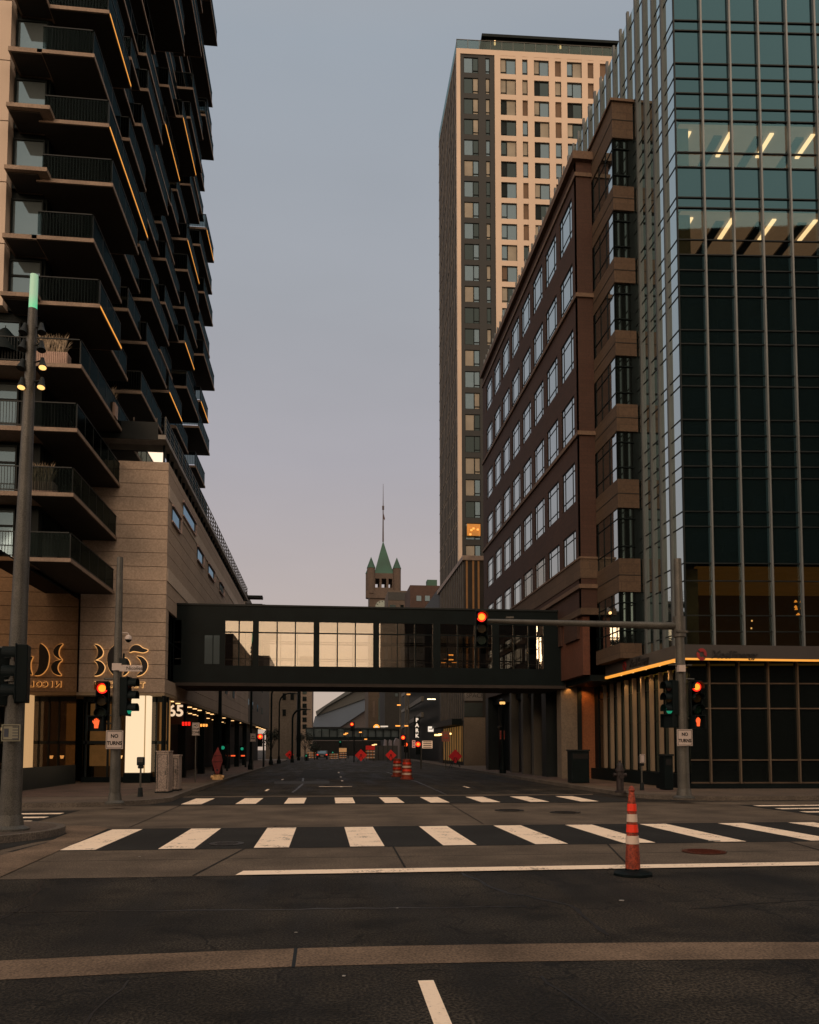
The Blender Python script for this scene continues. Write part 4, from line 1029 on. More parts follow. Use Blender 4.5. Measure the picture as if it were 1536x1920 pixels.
m.box(L0+1, R0-1, Yc+1, Yc+wd-1, z1o, zt2).box(L0+1, R0-1, Yc+1, Yc+wd-1, zb_, z0o); m.build('belfry', stone, CT)
m = MB(); 
for x, y in ((L0+1.7,Yc+1.7),(R0-1.7,Yc+1.7),(L0+1.7,Yc+wd-1.7),(R0-1.7,Yc+wd-1.7)): m.cone((x,y,pt(690,1112).z),(x,y,pt(690,1064).z),2.1,2.1,12)
m.build('corner_turrets', stone, CT)
m = MB()
for x, y in ((L0+1.7,Yc+1.7),(R0-1.7,Yc+1.7),(L0+1.7,Yc+wd-1.7),(R0-1.7,Yc+wd-1.7)): m.cone((x,y,pt(690,1064).z),(x,y,pt(690,1043).z),2.3,.1,12)
m.build('turret_roofs', cop, CT)
m = MB(); zt3 = pt(720,1006).z; b0 = zt2
c = Vector((cx_, Yc+wd/2, zt3)); q = [Vector((L0+3.4,Yc+1,b0)),Vector((R0-3.4,Yc+1,b0)),Vector((R0-3.4,Yc+wd-1,b0)),Vector((L0+3.4,Yc+wd-1,b0))]
for i in range(4): m.poly([q[i], q[(i+1) % 4], c])
m.build('copper_roof', cop, CT)
m = MB(); m.cone((cx_,Yc+wd/2,zt3-.5),(cx_,Yc+wd/2,pt(720,940).z),.42,.22,8).cone((cx_,Yc+wd/2,pt(720,940).z),(cx_,Yc+wd/2,pt(720,897).z),.2,.08,8)
for y_ in (941, 945): m.cone((cx_,Yc+wd/2,pt(720,y_+1.5).z),(cx_,Yc+wd/2,pt(720,y_-1.5).z),.55,.55,8)
m.build('mast', mat('mast_brown', (.07,.05,.05), .7), CT)
a = pt(720,952); MB().extr([(cx_+.1,Yc+wd/2,a.z),(cx_+1.0,Yc+wd/2,a.z-3.2),(cx_+.7,Yc+wd/2,a.z-4.2),(cx_+.1,Yc+wd/2,a.z-3)], (0,.1,0)).build('flag', mat('flag_dark', (.08,.04,.05), .8), CT)
m = MB(); m.box(L0-.9, R0+.3, Yc+.2, Yc+1, pt(700,1121).z, pt(700,1107).z); m.build('balcony', stone, CT)
fc = pt(717,1138); ck = MB().cone((fc.x,Yc+.95,fc.z),(fc.x,Yc+.6,fc.z),3.5,3.5,28).build('clock_face', mat('clock_glass', (.24,.30,.28), .5), CT)
m = MB()
for i in range(12):
    t = 2*math.pi*i/12; u = Vector((math.sin(t),0,math.cos(t))); v = Vector((math.cos(t),0,-math.sin(t))); pc = fc.copy(); pc.y = Yc+.5
    m.extr([pc+u*2.6+v*.18, pc+u*3.3+v*.18, pc+u*3.3-v*.18, pc+u*2.6-v*.18], (0,.09,0))
m.build('hour_marks', black, ck)
m = MB(); pc = fc.copy(); pc.y = Yc+.45
for t, l in ((R(200), 2.6), (R(155), 1.9)):
    u = Vector((math.sin(t),0,math.cos(t))); v = Vector((math.cos(t),0,-math.sin(t))); m.extr([pc+v*.15, pc+u*l, pc-v*.15], (0,.04,0))
m.build('clock_hands', black, ck)
far('city_block', 'low dark roofed block between the clock tower and the red brick block', mat('tan_far', (.10,.075,.06), .85, 0, .2, .1, 1), 728, 771, 1107, 330, 20, [(728,771,1110,1126,mat('dark_roof', (.03,.032,.033), .8)),(731,742,1134,1146,g_dark),(751,757,1134,1146,g_dark),(764,768,1134,1146,g_dark)])
t = far('city_block', 'red brown brick block with small windows left of the apartment tower', mat('far_red', (.055,.027,.02), .85, 0, .2, .1, 1), 769, 826, 1097, 300, 20, [(781,790,1117,1127,g_grey),(797,806,1117,1127,g_grey),(781,790,1141,1147,g_grey),(797,806,1141,1147,g_grey),(781,790,1165,1176,g_grey)])
a = at(811,1087,302); MB().box(a.x-2.0, a.x+1.8, 302, 306, a.z-3, a.z).build('roof_box', cop, t)
# mid-distance right side
far('city_block', 'brown block right of the stadium with a teal panel', mat('mid_brown', (.07,.048,.03), .85, 0, .2, .1, 1), 691, 724, 1262, 235, 20, [(710,724,1309,1360,mat('teal_panel', (.02,.06,.06), .6)),(699,703,1315,1345,mbrown)])
far('city_block', 'black block between the brown block and the parking structure', mat('far_black', (.016,.016,.015), .85), 722, 752, 1245, 200, 20, [(741,746,1290,1298,g_grey),(741,746,1300,1306,g_grey)])
PK = thing('parking_structure', 'open parking structure with sloping pale ramps and orange lamps', 'parking garage', (17, 130, 0))
X1 = atx(752,1380,13.2)
x0, x1, ya, yb, z0, z1 = pbox(795, 832, 1240, None, 96, 4)
box(14.3, 26, 98, 150, 0, 22).build('core', black, PK)
for y_ in (1290, 1320, 1350):
    a, c = at(752, y_+12, 140), at(790, y_-10, 98)
    MB().extr([Vector((a.x,140,a.z)), Vector((c.x,98,c.z+.3)), Vector((c.x,98,c.z-.3)), Vector((a.x,140,a.z-.5))], (.3,0,0)).build('ramp', galv, PK)
m = MB()
for px in (751, 761, 766): a = at(px, 1300, 120); m.box(a.x-.12, a.x+.12, 120, 120.3, 0, 16)
m.build('column', galv, PK)
m = MB()
for px, py in ((766,1302),(748,1322),(747,1361),(762,1361),(745,1361)): a = at(px, py, 96); m.box(a.x-.22, a.x+.22, 95.9, 96, a.z-.07, a.z+.07)
m.build('lamp', lampo, PK)
m = MB()
for px in (805, 813): a = at(px, 1311, 96); m.box(a.x-.24, a.x+.24, 95.9, 96, a.z-.06, a.z+.06)
m.build('tube_lamp', glow('white_tube', (1,.8,.5), 3), PK)
# vertical parking sign and lit panels
vs = thing('blade_sign', 'vertical white lit parking sign on the dark block beyond the skybridge', 'sign', (at(782,1370,100).x, 100, 3))
a = at(782,1345,100); c = at(782,1382,100)
box(a.x-.36, a.x+.36, 100, 100.2, c.z-.1, a.z+.1).build('panel', black, vs)
for i, ch in enumerate('PARK'): text_mb(ch, .62, (a.x, 99.97, a.z-.35-(a.z-c.z-.5)*i/3), glow('white_letters', (1,.80,.62), .8), 'S', .02, bold=.03).build('lettering', None, vs)
def litpanel(px0, px1, py0, py1, Y, c, s, label, name='lit_sign', lines=0):
    a, b_ = at(px0, py0, Y), at(px1, py1, Y)
    t = thing(name, label, 'sign', ((a.x+b_.x)/2, Y, b_.z))
    box(a.x, b_.x, Y, Y+.15, b_.z, a.z).build('panel', mat(label[:20], tuple(k*.5 for k in c), .7, 0, .5, 3, emit=c, es=s), t)
    for i in range(lines):
        z = a.z+(b_.z-a.z)*(i+.6)/(lines+.2); box(a.x+.1, b_.x-.1, Y-.03, Y-.001, z-.05, z+.05).build('text_line', black, t)
    box(a.x-.06, b_.x+.06, Y+.151, Y+.25, b_.z-.06, a.z+.06).build('backing', black, t)
litpanel(803,813,1362,1372,92,(1,.85,.7),.9,'small bright square sign above the dark awning','lit_sign',1)
litpanel(792,811,1389,1403,93,(1,.62,.38),.5,'wide warm lit board with rows of lettering under the awning','lit_sign',4)
litpanel(773,779,1388,1402,94,(1,.45,.35),.35,'narrow dim pinkish sign left of the round red light','lit_sign',3)
cs = at(706,1364,180)
o = thing('lit_sign', 'round red and white lit logo sign with short white words', 'sign', (cs.x, 180, cs.z))
MB().cone((cs.x,180,cs.z),(cs.x,179.8,cs.z),.72,.72,20).build('disc', redc, o); MB().cone((cs.x,179.79,cs.z),(cs.x,179.7,cs.z),.4,.4,16).build('disc_core', glow('white_letters', (1,.80,.62), .8), o)
m = MB(); 
for x0, x1, z in ((.9,2.6,.25),(.9,2.0,-.15),(.9,1.5,-1.0)): m.box(cs.x+x0, cs.x+x1, 179.8, 180, cs.z+z-.13, cs.z+z+.13)
m.build('word', glow('white_letters', (1,.80,.62), .8), o)
# far skyway and dark street end
t = thing('skyway', 'far low dark skyway crossing the street below the stadium', 'skybridge', (3, 175, 5))
a, c = at(574,1364,175), at(762,1386,175)
box(a.x, c.x, 175, 178, a.z-.4, a.z).build('roof', dark, t); box(a.x, c.x, 175, 178, c.z-.2, c.z+.5).build('floor', black, t)
box(a.x, c.x, 175.4, 175.5, c.z+.5, a.z-.4).build('glazing', g_grey, t)
for i in range(14):
    x = a.x+(c.x-a.x)*i/13; box(x-.1, x+.1, 175.1, 175.39, c.z+.5, a.z-.4).build('post', black, t)
t = far('city_block', 'dark low building closing the end of the street', mat('end_dark', (.012,.013,.014), .8), 556, 770, 1389, 215, 10)
# small street lights scattered in the distance (each a lamp on its pole)
def lamp(px, py, Y, m, label, r=.28):
    a = at(px, py, Y); t = thing('street_lamp', label, 'street lamp', (a.x, Y, 0), 0, 'distant street lamps')
    MB().cone((a.x+.4,Y,0),(a.x+.4,Y,a.z+.15),.08,.05,8).tube([(a.x+.4,Y,a.z+.15),(a.x,Y,a.z+.2)], .04, 6).build('pole', dark, t)
    MB().cone((a.x-r,Y,a.z),(a.x+r,Y,a.z),.10,.10,8).build('lamp_head', m, t)
lamp(650,1375,150,lampo,'orange street lamp left of the suspended red signal'); lamp(647,1377,155,lampo,'orange street lamp just below the left one of a pair')
lamp(676,1373,160,lampo,'orange street lamp right of the far red signal'); lamp(686,1386,165,lampo,'low orange lamp under the far skyway')
lamp(704,1396,150,lampw,'bright lamp over the grey work barrier'); lamp(700,1397,158,lampw,'dimmer lamp beside the one over the barrier')

# ================================================================== STREET FURNITURE
def tsignal(name_parent, x, y, z, rz, lit, parent, n=3, size=.15):
    """signal head with three lenses; faces local -Y"""
    M = Matrix.Translation((x, y, z)) @ Matrix.Rotation(rz, 4, 'Z')
    h = MB().box(-.17, .17, 0, .22, -.55, .55).box(-.19,.19,.0,.03,-.57,.57).xf(M).build('signal_head', black, parent, bevel=.015)
    for i, c in enumerate(('red', 'amber', 'green')):
        zz = .36-.36*i
        on = (c == lit)
        lm = {'red': redl, 'green': grnl}.get(c) if on else mat('dead_'+c+'_lens', {'red': (.05,.008,.006), 'amber': (.05,.03,.006), 'green': (.006,.03,.02)}[c], .25)
        l = MB().cone((0,-.0,zz),(0,-.03,zz),.15,.14,20)
        if on and c == 'red':
            l.use(redl); l = MB().use(redl).cone((0,0,zz),(0,-.03,zz),.15,.145,24).use(redc).cone((0,-.03,zz),(0,-.05,zz),.105,.085,20)
        l.xf(M).build('lens', None if l.mats else lm, h)
        v = MB(); n_ = 14
        for k in range(n_):
            t0, t1 = R(-20+220*k/n_), R(-20+220*(k+1)/n_)
            p = lambda t, yy, r: Vector((r*math.cos(t), yy, zz+r*math.sin(t)))
            v.poly([p(t0,0,.165), p(t1,0,.165), p(t1,-.24,.165), p(t0,-.24,.165)]); v.poly([p(t0,0,.158), p(t0,-.24,.158), p(t1,-.24,.158), p(t1,0,.158)])
            v.poly([p(t0,-.24,.158), p(t0,-.24,.165), p(t1,-.24,.165), p(t1,-.24,.158)])
        v.xf(M).build('visor', black, h)
    return h
def pedsig(x, y, z, rz, lit, parent):
    M = Matrix.Translation((x, y, z)) @ Matrix.Rotation(rz, 4, 'Z')
    h = MB().box(-.21, .21, 0, .2, -.21, .21).box(-.23,.23,-.12,.0,.2,.23).box(-.23,-.2,-.12,0,-.2,.2).box(.2,.23,-.12,0,-.2,.2).xf(M).build('pedestrian_signal', black, parent)
    if lit:
        P2 = [(-.055,-.13),(-.06,-.02),(-.10,.03),(-.115,.08),(-.09,.09),(-.06,.05),(-.065,.13),(-.04,.135),(-.025,.06),(-.02,.155),(.005,.155),(.01,.06),(.025,.14),(.05,.135),(.045,.05),(.065,.105),(.085,.095),(.07,.0),(.055,-.06),(.05,-.13)]
        MB().extr([Vector((a, -.02, b)) for a, b in P2], (0,.015,0)).xf(M).build('hand_symbol', handl, h)
    return h
def sign_board(x, y, z, w, h, lines, parent, name='sign', size=.2, face='S', m=None, lm=None, gap=None):
    o = MB().box(x-w/2, x+w/2, y-.012, y+.012, z-h/2, z+h/2).build(name, m or white_s, parent)
    b = MB(); t = .012
    b.box(x-w/2+.02, x+w/2-.02, y-.016, y-.0125, z+h/2-.035, z+h/2-.02).box(x-w/2+.02, x+w/2-.02, y-.016, y-.0125, z-h/2+.02, z-h/2+.035)
    b.box(x-w/2+.02, x-w/2+.035, y-.016, y-.0125, z-h/2+.035, z+h/2-.035).box(x+w/2-.035, x+w/2-.02, y-.016, y-.0125, z-h/2+.035, z+h/2-.035)
    b.build('sign_border', lm or blackletter, o)
    n = len(lines); g = gap or size*1.15
    for i, s_ in enumerate(lines): text_mb(s_, size, (x, y-.016, z+g*((n-1)/2-i)), lm or blackletter, 'S', .002, bold=.006, xs=.9).build('sign_lettering', None, o)
    return o

def pole_geo(root, x, y, zt, r0, r1, collar=2.0, lean=(0,0)):
    MB().cone((x,y,.15),(x+lean[0],y+lean[1],zt),r0,r1,20).build('pole', galv, root)
    MB().lathe([(r0*1.75,0),(r0*1.75,.04),(r0*1.25,.10),(r0*1.08,.3)], (x,y,.15), 20).build('base_plate', galv, root)
    for dz in (0, .25): MB().cone((x,y,collar+dz),(x,y,collar+dz+.03),r0*1.05,r0*1.04,20).build('collar', galv, root)

# far-left signal pole
LP = thing('traffic_signal_pole', 'grey signal pole with a red light and NO TURNS sign by the lit corner column', 'traffic light', (-5.92, 23.73, .15))
x, y = -5.92, 23.73; zt = at(225,1045,y).z
pole_geo(LP, x, y, zt, .155, .085)
a = at(193,1291,y); tsignal('s', a.x, y-.05, a.z-.36, 0, 'red', LP)
MB().tube([(a.x,y+.1,a.z+.28),(x,y,a.z+.28)], .025, 8).tube([(a.x,y+.1,a.z-1.0),(x,y,a.z-1.0)], .025, 8).build('bracket', galv, LP)
a = at(236,1329,y); tsignal('s', x+.33, y+.05, a.z+.36, R(82), 'green', LP)
a = at(183,1357,y); pedsig(a.x, y-.1, a.z, R(-4), True, LP)
MB().tube([(a.x,y+.05,a.z+.23),(x,y,a.z+.25)], .02, 6).build('bracket', galv, LP)
a = at(215,1387,y-.2); sign_board(a.x, y-.2, a.z, .47, .52, ('NO','TURNS'), LP, 'no_turns_sign', .145, gap=.20)
a = at(248,1253,y-.2); sb = box(a.x-.35, a.x+.28, y-.2, y-.185, a.z-.09, a.z+.09).build('street_name_sign', white_s, LP)
text_mb('Nicollet', .14, (a.x+.06, y-.204, a.z), blackletter, 'S', .002).build('sign_lettering', None, sb)
a = at(222,1250,y-.2); MB().box(a.x-.18, a.x+.08, y-.19, y-.17, a.z-.1, a.z+.1).build('street_name_sign', white_s, LP)
a = at(241,1198,y); 
MB().tube([(x,y,a.z+.17),(a.x-.03,y,a.z+.17),(a.x,y,a.z+.13),(a.x,y,a.z+.08)], .018, 8).build('camera_arm', white_s, LP)
dc = MB().lathe([(.02,.12),(.07,.09),(.1,.03),(.105,-.02)][::-1] and [(.105,-.02),(.1,.03),(.07,.09),(.02,.12)], (a.x,y,a.z), 16).build('dome_camera', white_s, LP)
MB().lathe([(.01,-.10),(.05,-.085),(.08,-.05),(.09,-.021)], (a.x,y,a.z), 16).build('dome', black, dc)
b = at(232,1238,y); MB().box(b.x-.1, b.x+.1, y-.1, y+.1, b.z-.12, b.z+.05).cone((b.x,y,b.z),(b.x,y,b.z+.2),.03,.03,8).build('bracket', dark, LP)

# right signal pole with mast arm
RP = thing('traffic_signal_pole', 'grey signal pole with a long mast arm and red lights at the right corner', 'traffic light', (11.35, 24.38, .15))
x, y = 11.35, 24.38; zt = at(1268,1048,y).z
pole_geo(RP, x, y, zt, .19, .12, 1.9, (-.06,0))
a = at(905,1164,y); b = at(1265,1171,y)
MB().cone((x-.05,y,b.z-.05),(a.x+.1,y,a.z+.0),.125,.065,14).build('mast_arm', galv, RP)
MB().cone((x-.05,y,b.z+.25),(x-.05,y,b.z-.4),.2,.2,16).box(x-.22,x+.15,y-.22,y+.2,b.z-.28,b.z-.22).build('arm_collar', galv, RP)
a = at(903,1157,y-.2); tsignal('s', a.x, y-.2, a.z-.36, 0, 'red', RP)
a = at(1306,1288,y-.05); tsignal('s', a.x, y-.05, a.z-.36, 0, 'red', RP)
MB().tube([(x,y,a.z+.26),(a.x,y+.1,a.z+.26)], .025, 8).tube([(x,y,a.z-1.0),(a.x,y+.1,a.z-1.0)], .025, 8).build('bracket', galv, RP)
a = at(1257,1330,y-.05); tsignal('s', a.x-.02, y-.05, a.z+.36, R(-78), 'green', RP)
a = at(1309,1354,y-.05); pedsig(a.x, y-.05, a.z, R(18), True, RP)
a = at(1254,1352,y); pedsig(a.x, y, a.z, R(-60), False, RP)
a = at(1284,1383,y-.25); sign_board(a.x, y-.25, a.z, .50, .52, ('NO','TURNS'), RP, 'no_turns_sign', .145, gap=.20)
a = at(1278,1253,y-.25); MB().box(a.x-.115, a.x+.115, y-.3, y-.15, a.z-.11, a.z+.1).build('control_box', white_s, RP); MB().box(a.x-.38, a.x+.38, y-.2, y-.14, a.z+.1, a.z+.13).build('bracket', galv, RP)

# near-left lighting pole with green lantern tip and spotlights
NP = thing('lighting_pole', 'tall tapered grey pole with a green glowing tip and spotlights at the left', 'street light', (-5.97, 16.17, .15))
x, y = -5.97, 16.17; zt = at(66,580,y).z; zt2_ = at(66,516,y).z
pole_geo(NP, x, y, zt, .2, .085, 3.0, (.15,0))
px_ = lambda z: x+.15*(z-.15)/(zt-.15)
gmat = bpy.data.materials.new('green_lantern'); gmat.use_nodes = True; t_ = gmat.node_tree; pb = t_.nodes['Principled BSDF']
g_ = t_.nodes.new('ShaderNodeNewGeometry'); sx_ = t_.nodes.new('ShaderNodeSeparateXYZ'); t_.links.new(g_.outputs['Position'], sx_.inputs[0])
r_ = t_.nodes.new('ShaderNodeMapRange'); r_.inputs[1].default_value = zt; r_.inputs[2].default_value = zt2_; t_.links.new(sx_.outputs[2], r_.inputs[0])
cr = t_.nodes.new('ShaderNodeValToRGB'); t_.links.new(r_.outputs[0], cr.inputs[0]); cr.color_ramp.elements[0].color = (.0,.62,.26,1); cr.color_ramp.elements[1].color = (.22,.42,.26,1); cr.color_ramp.elements[1].position = .4
t_.links.new(cr.outputs[0], pb.inputs['Emission Color']); pb.inputs['Emission Strength'].default_value = .75; pb.inputs['Base Color'].default_value = (.3,.4,.33,1)
MB().cone((px_(zt),y,zt),(px_(zt2_),y,zt2_),.08,.075,18).build('lantern', gmat, NP)
for px, py, sg, lit in ((45,617,-1,0),(78,617,1,0),(43,648,-1,0),(78,650,1,0),(41,684,-1,0),(80,682,1,1),(41,719,-1,1),(78,719,1,1)):
    a = at(px, py, y-.1); d = Vector((.12*sg if py < 700 else 0,-.25,-1)).normalized(); p0 = Vector((a.x, y-.1, a.z)); 
    k = MB().cone(p0-d*.13, p0-d*.0, .035, .055, 12).cone(p0, p0+d*.09, .06, .085, 12).tube([p0-d*.08, (px_(a.z)+sg*.05, y, a.z+.06)], .018, 6)
    if not lit: k.build('spotlight', dark, NP)
    else:
        h = k.build('spotlight', dark, NP); MB().cone(p0+d*.085, p0+d*.1, .07, .07, 12).build('spotlight_lens', glow('spot_lens', (1,.55,.17), 1.6), h)
for a_ in (1.0, ):
    pass
# signal heads seen side-on at the pole
for zc_, dx in ((at(30,1290,y).z, .12),):
    tsignal('s', x+.14, y-.28, zc_+.25, R(-80), None, NP)
    tsignal('s', x-.30, y-.05, zc_+.2, R(-70), None, NP)
for py in (1214, 1312):
    a = at(0, py, y-.1); MB().tube([(a.x-.6,y-.1,a.z),(x+.05,y-.1,a.z)], .02, 8).build('bracket', galv, NP)
a = at(24,1374,y-.3); wsn = sign_board(a.x-.03, y-.3, a.z, .34, .32, (), NP, 'information_sign', .05, m=mat('sign_cream', (.33,.31,.22), .7))
m = MB()
for i in range(5): m.box(a.x+.0, a.x+.12, y-.318, y-.3125, a.z-.12+i*.055, a.z-.105+i*.055)
m.box(a.x-.15, a.x-.07, y-.318, y-.3125, a.z-.08, a.z+.08); m.build('sign_print', mat('print_blue', (.06,.07,.1)), wsn)

# channelizer in front (orange tube with reflective bands on black base)
def channelizer(loc):
    t = thing('channelizer_tube', 'orange channelizer tube with red and white bands standing at the stop line', 'traffic tube', loc)
    M = MB().lathe([(.10,.05),(.095,.25),(.072,.62),(.052,1.0),(.035,1.12),(.03,1.16)], (0,0,0), 24); M.build('tube', orangep, t, True)
    def rad(z):
        P_ = [(.10,.05),(.095,.25),(.072,.62),(.052,1.0),(.035,1.12)]
        for (r0,z0),(r1,z1) in zip(P_[:-1],P_[1:]):
            if z0 <= z <= z1: return r0+(r1-r0)*(z-z0)/(z1-z0)
        return .03
    for z0, z1, m in ((.42,.53,white_s),(.575,.68,redp),(.715,.82,white_s),(.86,.96,redp)):
        MB().cone((0,0,z0),(0,0,z1),rad(z0)+.007,rad(z1)+.007,24,False).build('reflective_band', mat('reflective_red', (.95,.045,.015), .4) if m is redp else mat('reflective_white', (.80,.62,.50), .4), t, True)
    b = MB(); b.lathe([(.27,0),(.27,.03),(.2,.055),(.11,.07),(.105,.09)], (0,0,0), 8); b.build('rubber_base', black, t, True)
    MB().lathe([(.035,1.12),(.045,1.14),(.03,1.18),(.012,1.2)], (0,0,0), 16).build('handle', orangep, t, True)
p = gd(1187,1641,0); channelizer((p.x, p.y, .004))
# bridge pier and small street trees on the left
def tree(px, pyb, pyt, wpx, label, seed, n=420):
    p = gd(px, pyb, .15); top = at(px, pyt, p.y).z; rad = wpx/1500*p.y/2; H = top-.15
    t = thing('street_tree', label, 'tree', p, 0, 'street trees on the left sidewalk'); rnd = random.Random(seed)
    tr = MB().cone((0,0,0),(0,0,H*.45),.10,.07,8)
    for i in range(6):
        a = rnd.uniform(0,6.28); tr.cone((0,0,H*(.3+.03*i)),(rad*.7*math.cos(a),rad*.7*math.sin(a),H*rnd.uniform(.6,.85)),.05,.015,6)
    tr.build('trunk', mat('bark', (.03,.025,.02), .9), t, True)
    cr_ = MB(); cl = [(rnd.uniform(-.6,.6)*rad, rnd.uniform(-.6,.6)*rad, H*rnd.uniform(.5,.88), rnd.uniform(.3,.5)*rad) for _ in range(9)]
    for i in range(n):
        cx0, cy0, cz0, r0 = rnd.choice(cl); v = Vector((rnd.gauss(0,1),rnd.gauss(0,1),rnd.gauss(0,1))).normalized()*r0*rnd.uniform(.5,1.1); c0 = Vector((cx0,cy0,cz0))+v
        u = Vector((rnd.gauss(0,1),rnd.gauss(0,1),rnd.gauss(0,1))).normalized()*.11; w_ = u.orthogonal().normalized()*.07
        cr_.poly([c0-u, c0+w_, c0+u, c0-w_])
    cr_.build('crown', mat('dark_leaves', (.02,.028,.014), .8, 0, .4, 3), t, True)
tree(508,1432,1362,34,'small dark round tree by the curved lamp post on the left sidewalk',4)
tree(572,1425,1372,40,'dark tree at the far left end of the street below the slim cream tower',6,600)
tree(590,1424,1388,26,'low dark tree left of the distant car',8)
# parking meters
def meter(px, py, label):
    p = gd(px, py, .15); t = thing('parking_meter', label, 'parking meter', (p.x, p.y, .15))
    MB().cone((0,0,0),(0,0,.25),.075,.06,12).cone((0,0,.25),(0,0,.92),.03,.03,12).build('post', galv, t, True)
    MB().cone((0,0,0),(0,0,.3),.09,.07,12).build('base', dark, t, True)
    MB().box(-.09,.09,-.06,.06,.92,1.02).box(-.12,.12,-.08,.08,1.02,1.3).build('meter_head', dark, t, True, bevel=.03)
    MB().box(-.08,.08,-.085,-.0801,1.13,1.26).build('display', galv, t, True)
    return t
meter(263,1494,'slim dark parking meter left of the grey utility cabinets')
m = meter(1204,1482,'parking meter with a small white notice right of the hydrant')
p = gd(1204,1482,.15); sign_board(p.x, p.y-.1, 1.35, .2, .33, ('',), m, 'notice', .05)
# utility cabinets
def cabinet(px0, px1, py, h, dep, label, m_=None, skew=0):
    a, c = gd(px0, py, .15), gd(px1, py, .15); t = thing('utility_cabinet', label, 'cabinet', (a.x, a.y, .15))
    mm = m_ or mat('cabinet_grey', (.33,.26,.22), .7, 0, .15, 2, 30)
    box(a.x, c.x, a.y, a.y+dep, .2, h).build('body', mm, t, bevel=.02)
    box(a.x-.02, c.x+.02, a.y-.02, a.y+dep+.02, h, h+.05).build('lid', mm, t); box(a.x-.03, c.x+.03, a.y-.03, a.y+dep+.03, .15, .2).build('plinth', dark, t)
    MB().box(a.x+.04, a.x+.06, a.y-.004, a.y-.0005, .3, h-.08).box(c.x-.06, c.x-.04, a.y-.004, a.y-.0005, .3, h-.08).box(a.x+.04, c.x-.04, a.y-.004, a.y-.0005, h-.1, h-.085).build('door_seam', dark, t)
    MB().box(c.x-.12, c.x-.09, a.y-.03, a.y-.001, .8, .95).build('handle', galv, t)
    return t
cabinet(292,315,1487,1.6,.8,'large grey utility cabinet at the left kerb, front one of the pair')
cabinet(322,334,1483,1.45,.7,'narrow grey utility cabinet behind the larger one on the left kerb')
# covered hydrant: yellow base wrapped by a folded red warning sheet
hp = gd(408,1462,.15); t = thing('fire_hydrant', 'yellow hydrant wearing a tall folded red warning sheet at the left kerb', 'hydrant', hp)
MB().lathe([(.28,0),(.28,.06),(.2,.1),(.2,.25),(.22,.27)], (0,0,0), 12).cone((-.33,0,.14),(.33,0,.14),.09,.09,10).build('base', mat('hydrant_yellow', (.75,.48,.22), .6, 0, .3, 6), t, True)
MB().lathe([(.15,.27),(.17,.5),(.13,.9)], (0,0,0), 12).build('barrel', dark, t, True)
m = MB(); m.extr([(-.08,-.16,.3),(.10,-.16,.3),(.17,-.16,.65),(.27,-.16,.95),(.20,-.16,1.25),(.02,-.16,1.68),(-.20,-.16,1.25),(-.28,-.16,.95),(-.17,-.16,.6)], (0,.05,0)); m.build('red_sheet', mat('folded_red', (.24,.02,.02), .7, 0, .35, 5), t, True)
MB().box(-.25,.24,-.175,-.165,.9,.94).box(-.2,.19,-.175,-.165,1.2,1.24).build('sheet_fold', mat('fold_dark', (.08,.006,.008), .8), t, True)
def hydrant(px, py, label, mm, h=1.0):
    p = gd(px, py, .15); t = thing('fire_hydrant', label, 'hydrant', p)
    MB().lathe([(.2,0),(.2,.05),(.13,.08),(.13,h*.65),(.17,h*.66),(.17,h*.72),(.13,h*.74),(.12,h*.85),(.05,h*.95),(.05,h)], (0,0,0), 14).build('barrel', mm, t, True)
    MB().cone((-.24,0,h*.55),(.24,0,h*.55),.07,.07,10).cone((0,-.2,h*.5),(0,0,h*.5),.09,.09,10).build('outlet', mm, t, True)
hydrant(1163,1486,'dark fire hydrant on the right sidewalk behind the channelizer', mat('hydrant_dark', (.025,.014,.013), .6, 0, .3, 5), 1.15)
# bins and boxes on the right
def bin_(px0, px1, py, h, label, name='waste_bin', cat='bin', dep=.7):
    a, c = gd(px0, py, .15), gd(px1, py, .15); t = thing(name, label, cat, (a.x, a.y, .15))
    box(a.x, c.x, a.y, a.y+dep, .17, h).build('body', black, t, bevel=.02); box(a.x-.03, c.x+.03, a.y-.03, a.y+dep+.03, h, h+.07).build('lid', dark, t)
    box(a.x+.06, c.x-.06, a.y-.012, a.y-.001, h-.35, h-.12).build('opening', mat('pit_black', (.004,.004,.004), .9), t)
bin_(1073,1107,1469,1.62,'tall black litter bin in front of the orange stone wall')
bin_(1247,1264,1482,1.45,'dark box at the foot of the right signal pole','newspaper_box','box',.5)
bin_(1238,1247,1479,.75,'low dark bollard box left of the dark newspaper box','planter_box','box',.4)
bin_(322,0+330,1450,.9,'small dark bin beyond the cabinets','waste_bin','bin',.4) if False else None
# small amber-lit shrub in front of the storefront
p = gd(1404,1472,.15); t = thing('potted_plant', 'small leafy plant glowing amber at the foot of the glass storefront', 'plant', p)
MB().lathe([(.12,0),(.16,.2),(.15,.2)], (0,0,0), 12).build('pot', dark, t, True)
m = MB(); random.seed(2)
for i in range(46):
    th = random.uniform(0, 6.28); h = random.uniform(.2,.62); q = random.uniform(.03,.2); c_ = Vector((q*math.cos(th), q*math.sin(th), h)); u = Vector((math.cos(th+1), math.sin(th), .6)).normalized()*.05; v = Vector((-math.sin(th), math.cos(th), .3)).normalized()*.02
    m.poly([c_-u, c_+v, c_+u, c_-v])
m.build('leaves', mat('amber_lit_leaves', (.35,.18,.04), .7), t, True)  # amber lamp light is also put into the leaf colour
ld = bpy.data.lights.new('plant_uplight', 'POINT'); ld.energy = 2.5; ld.color = (1,.5,.12); ld.shadow_soft_size = .05; lo = bpy.data.objects.new('plant_uplight', ld); col.objects.link(lo); lo.location = (p.x, p.y-.25, .35)
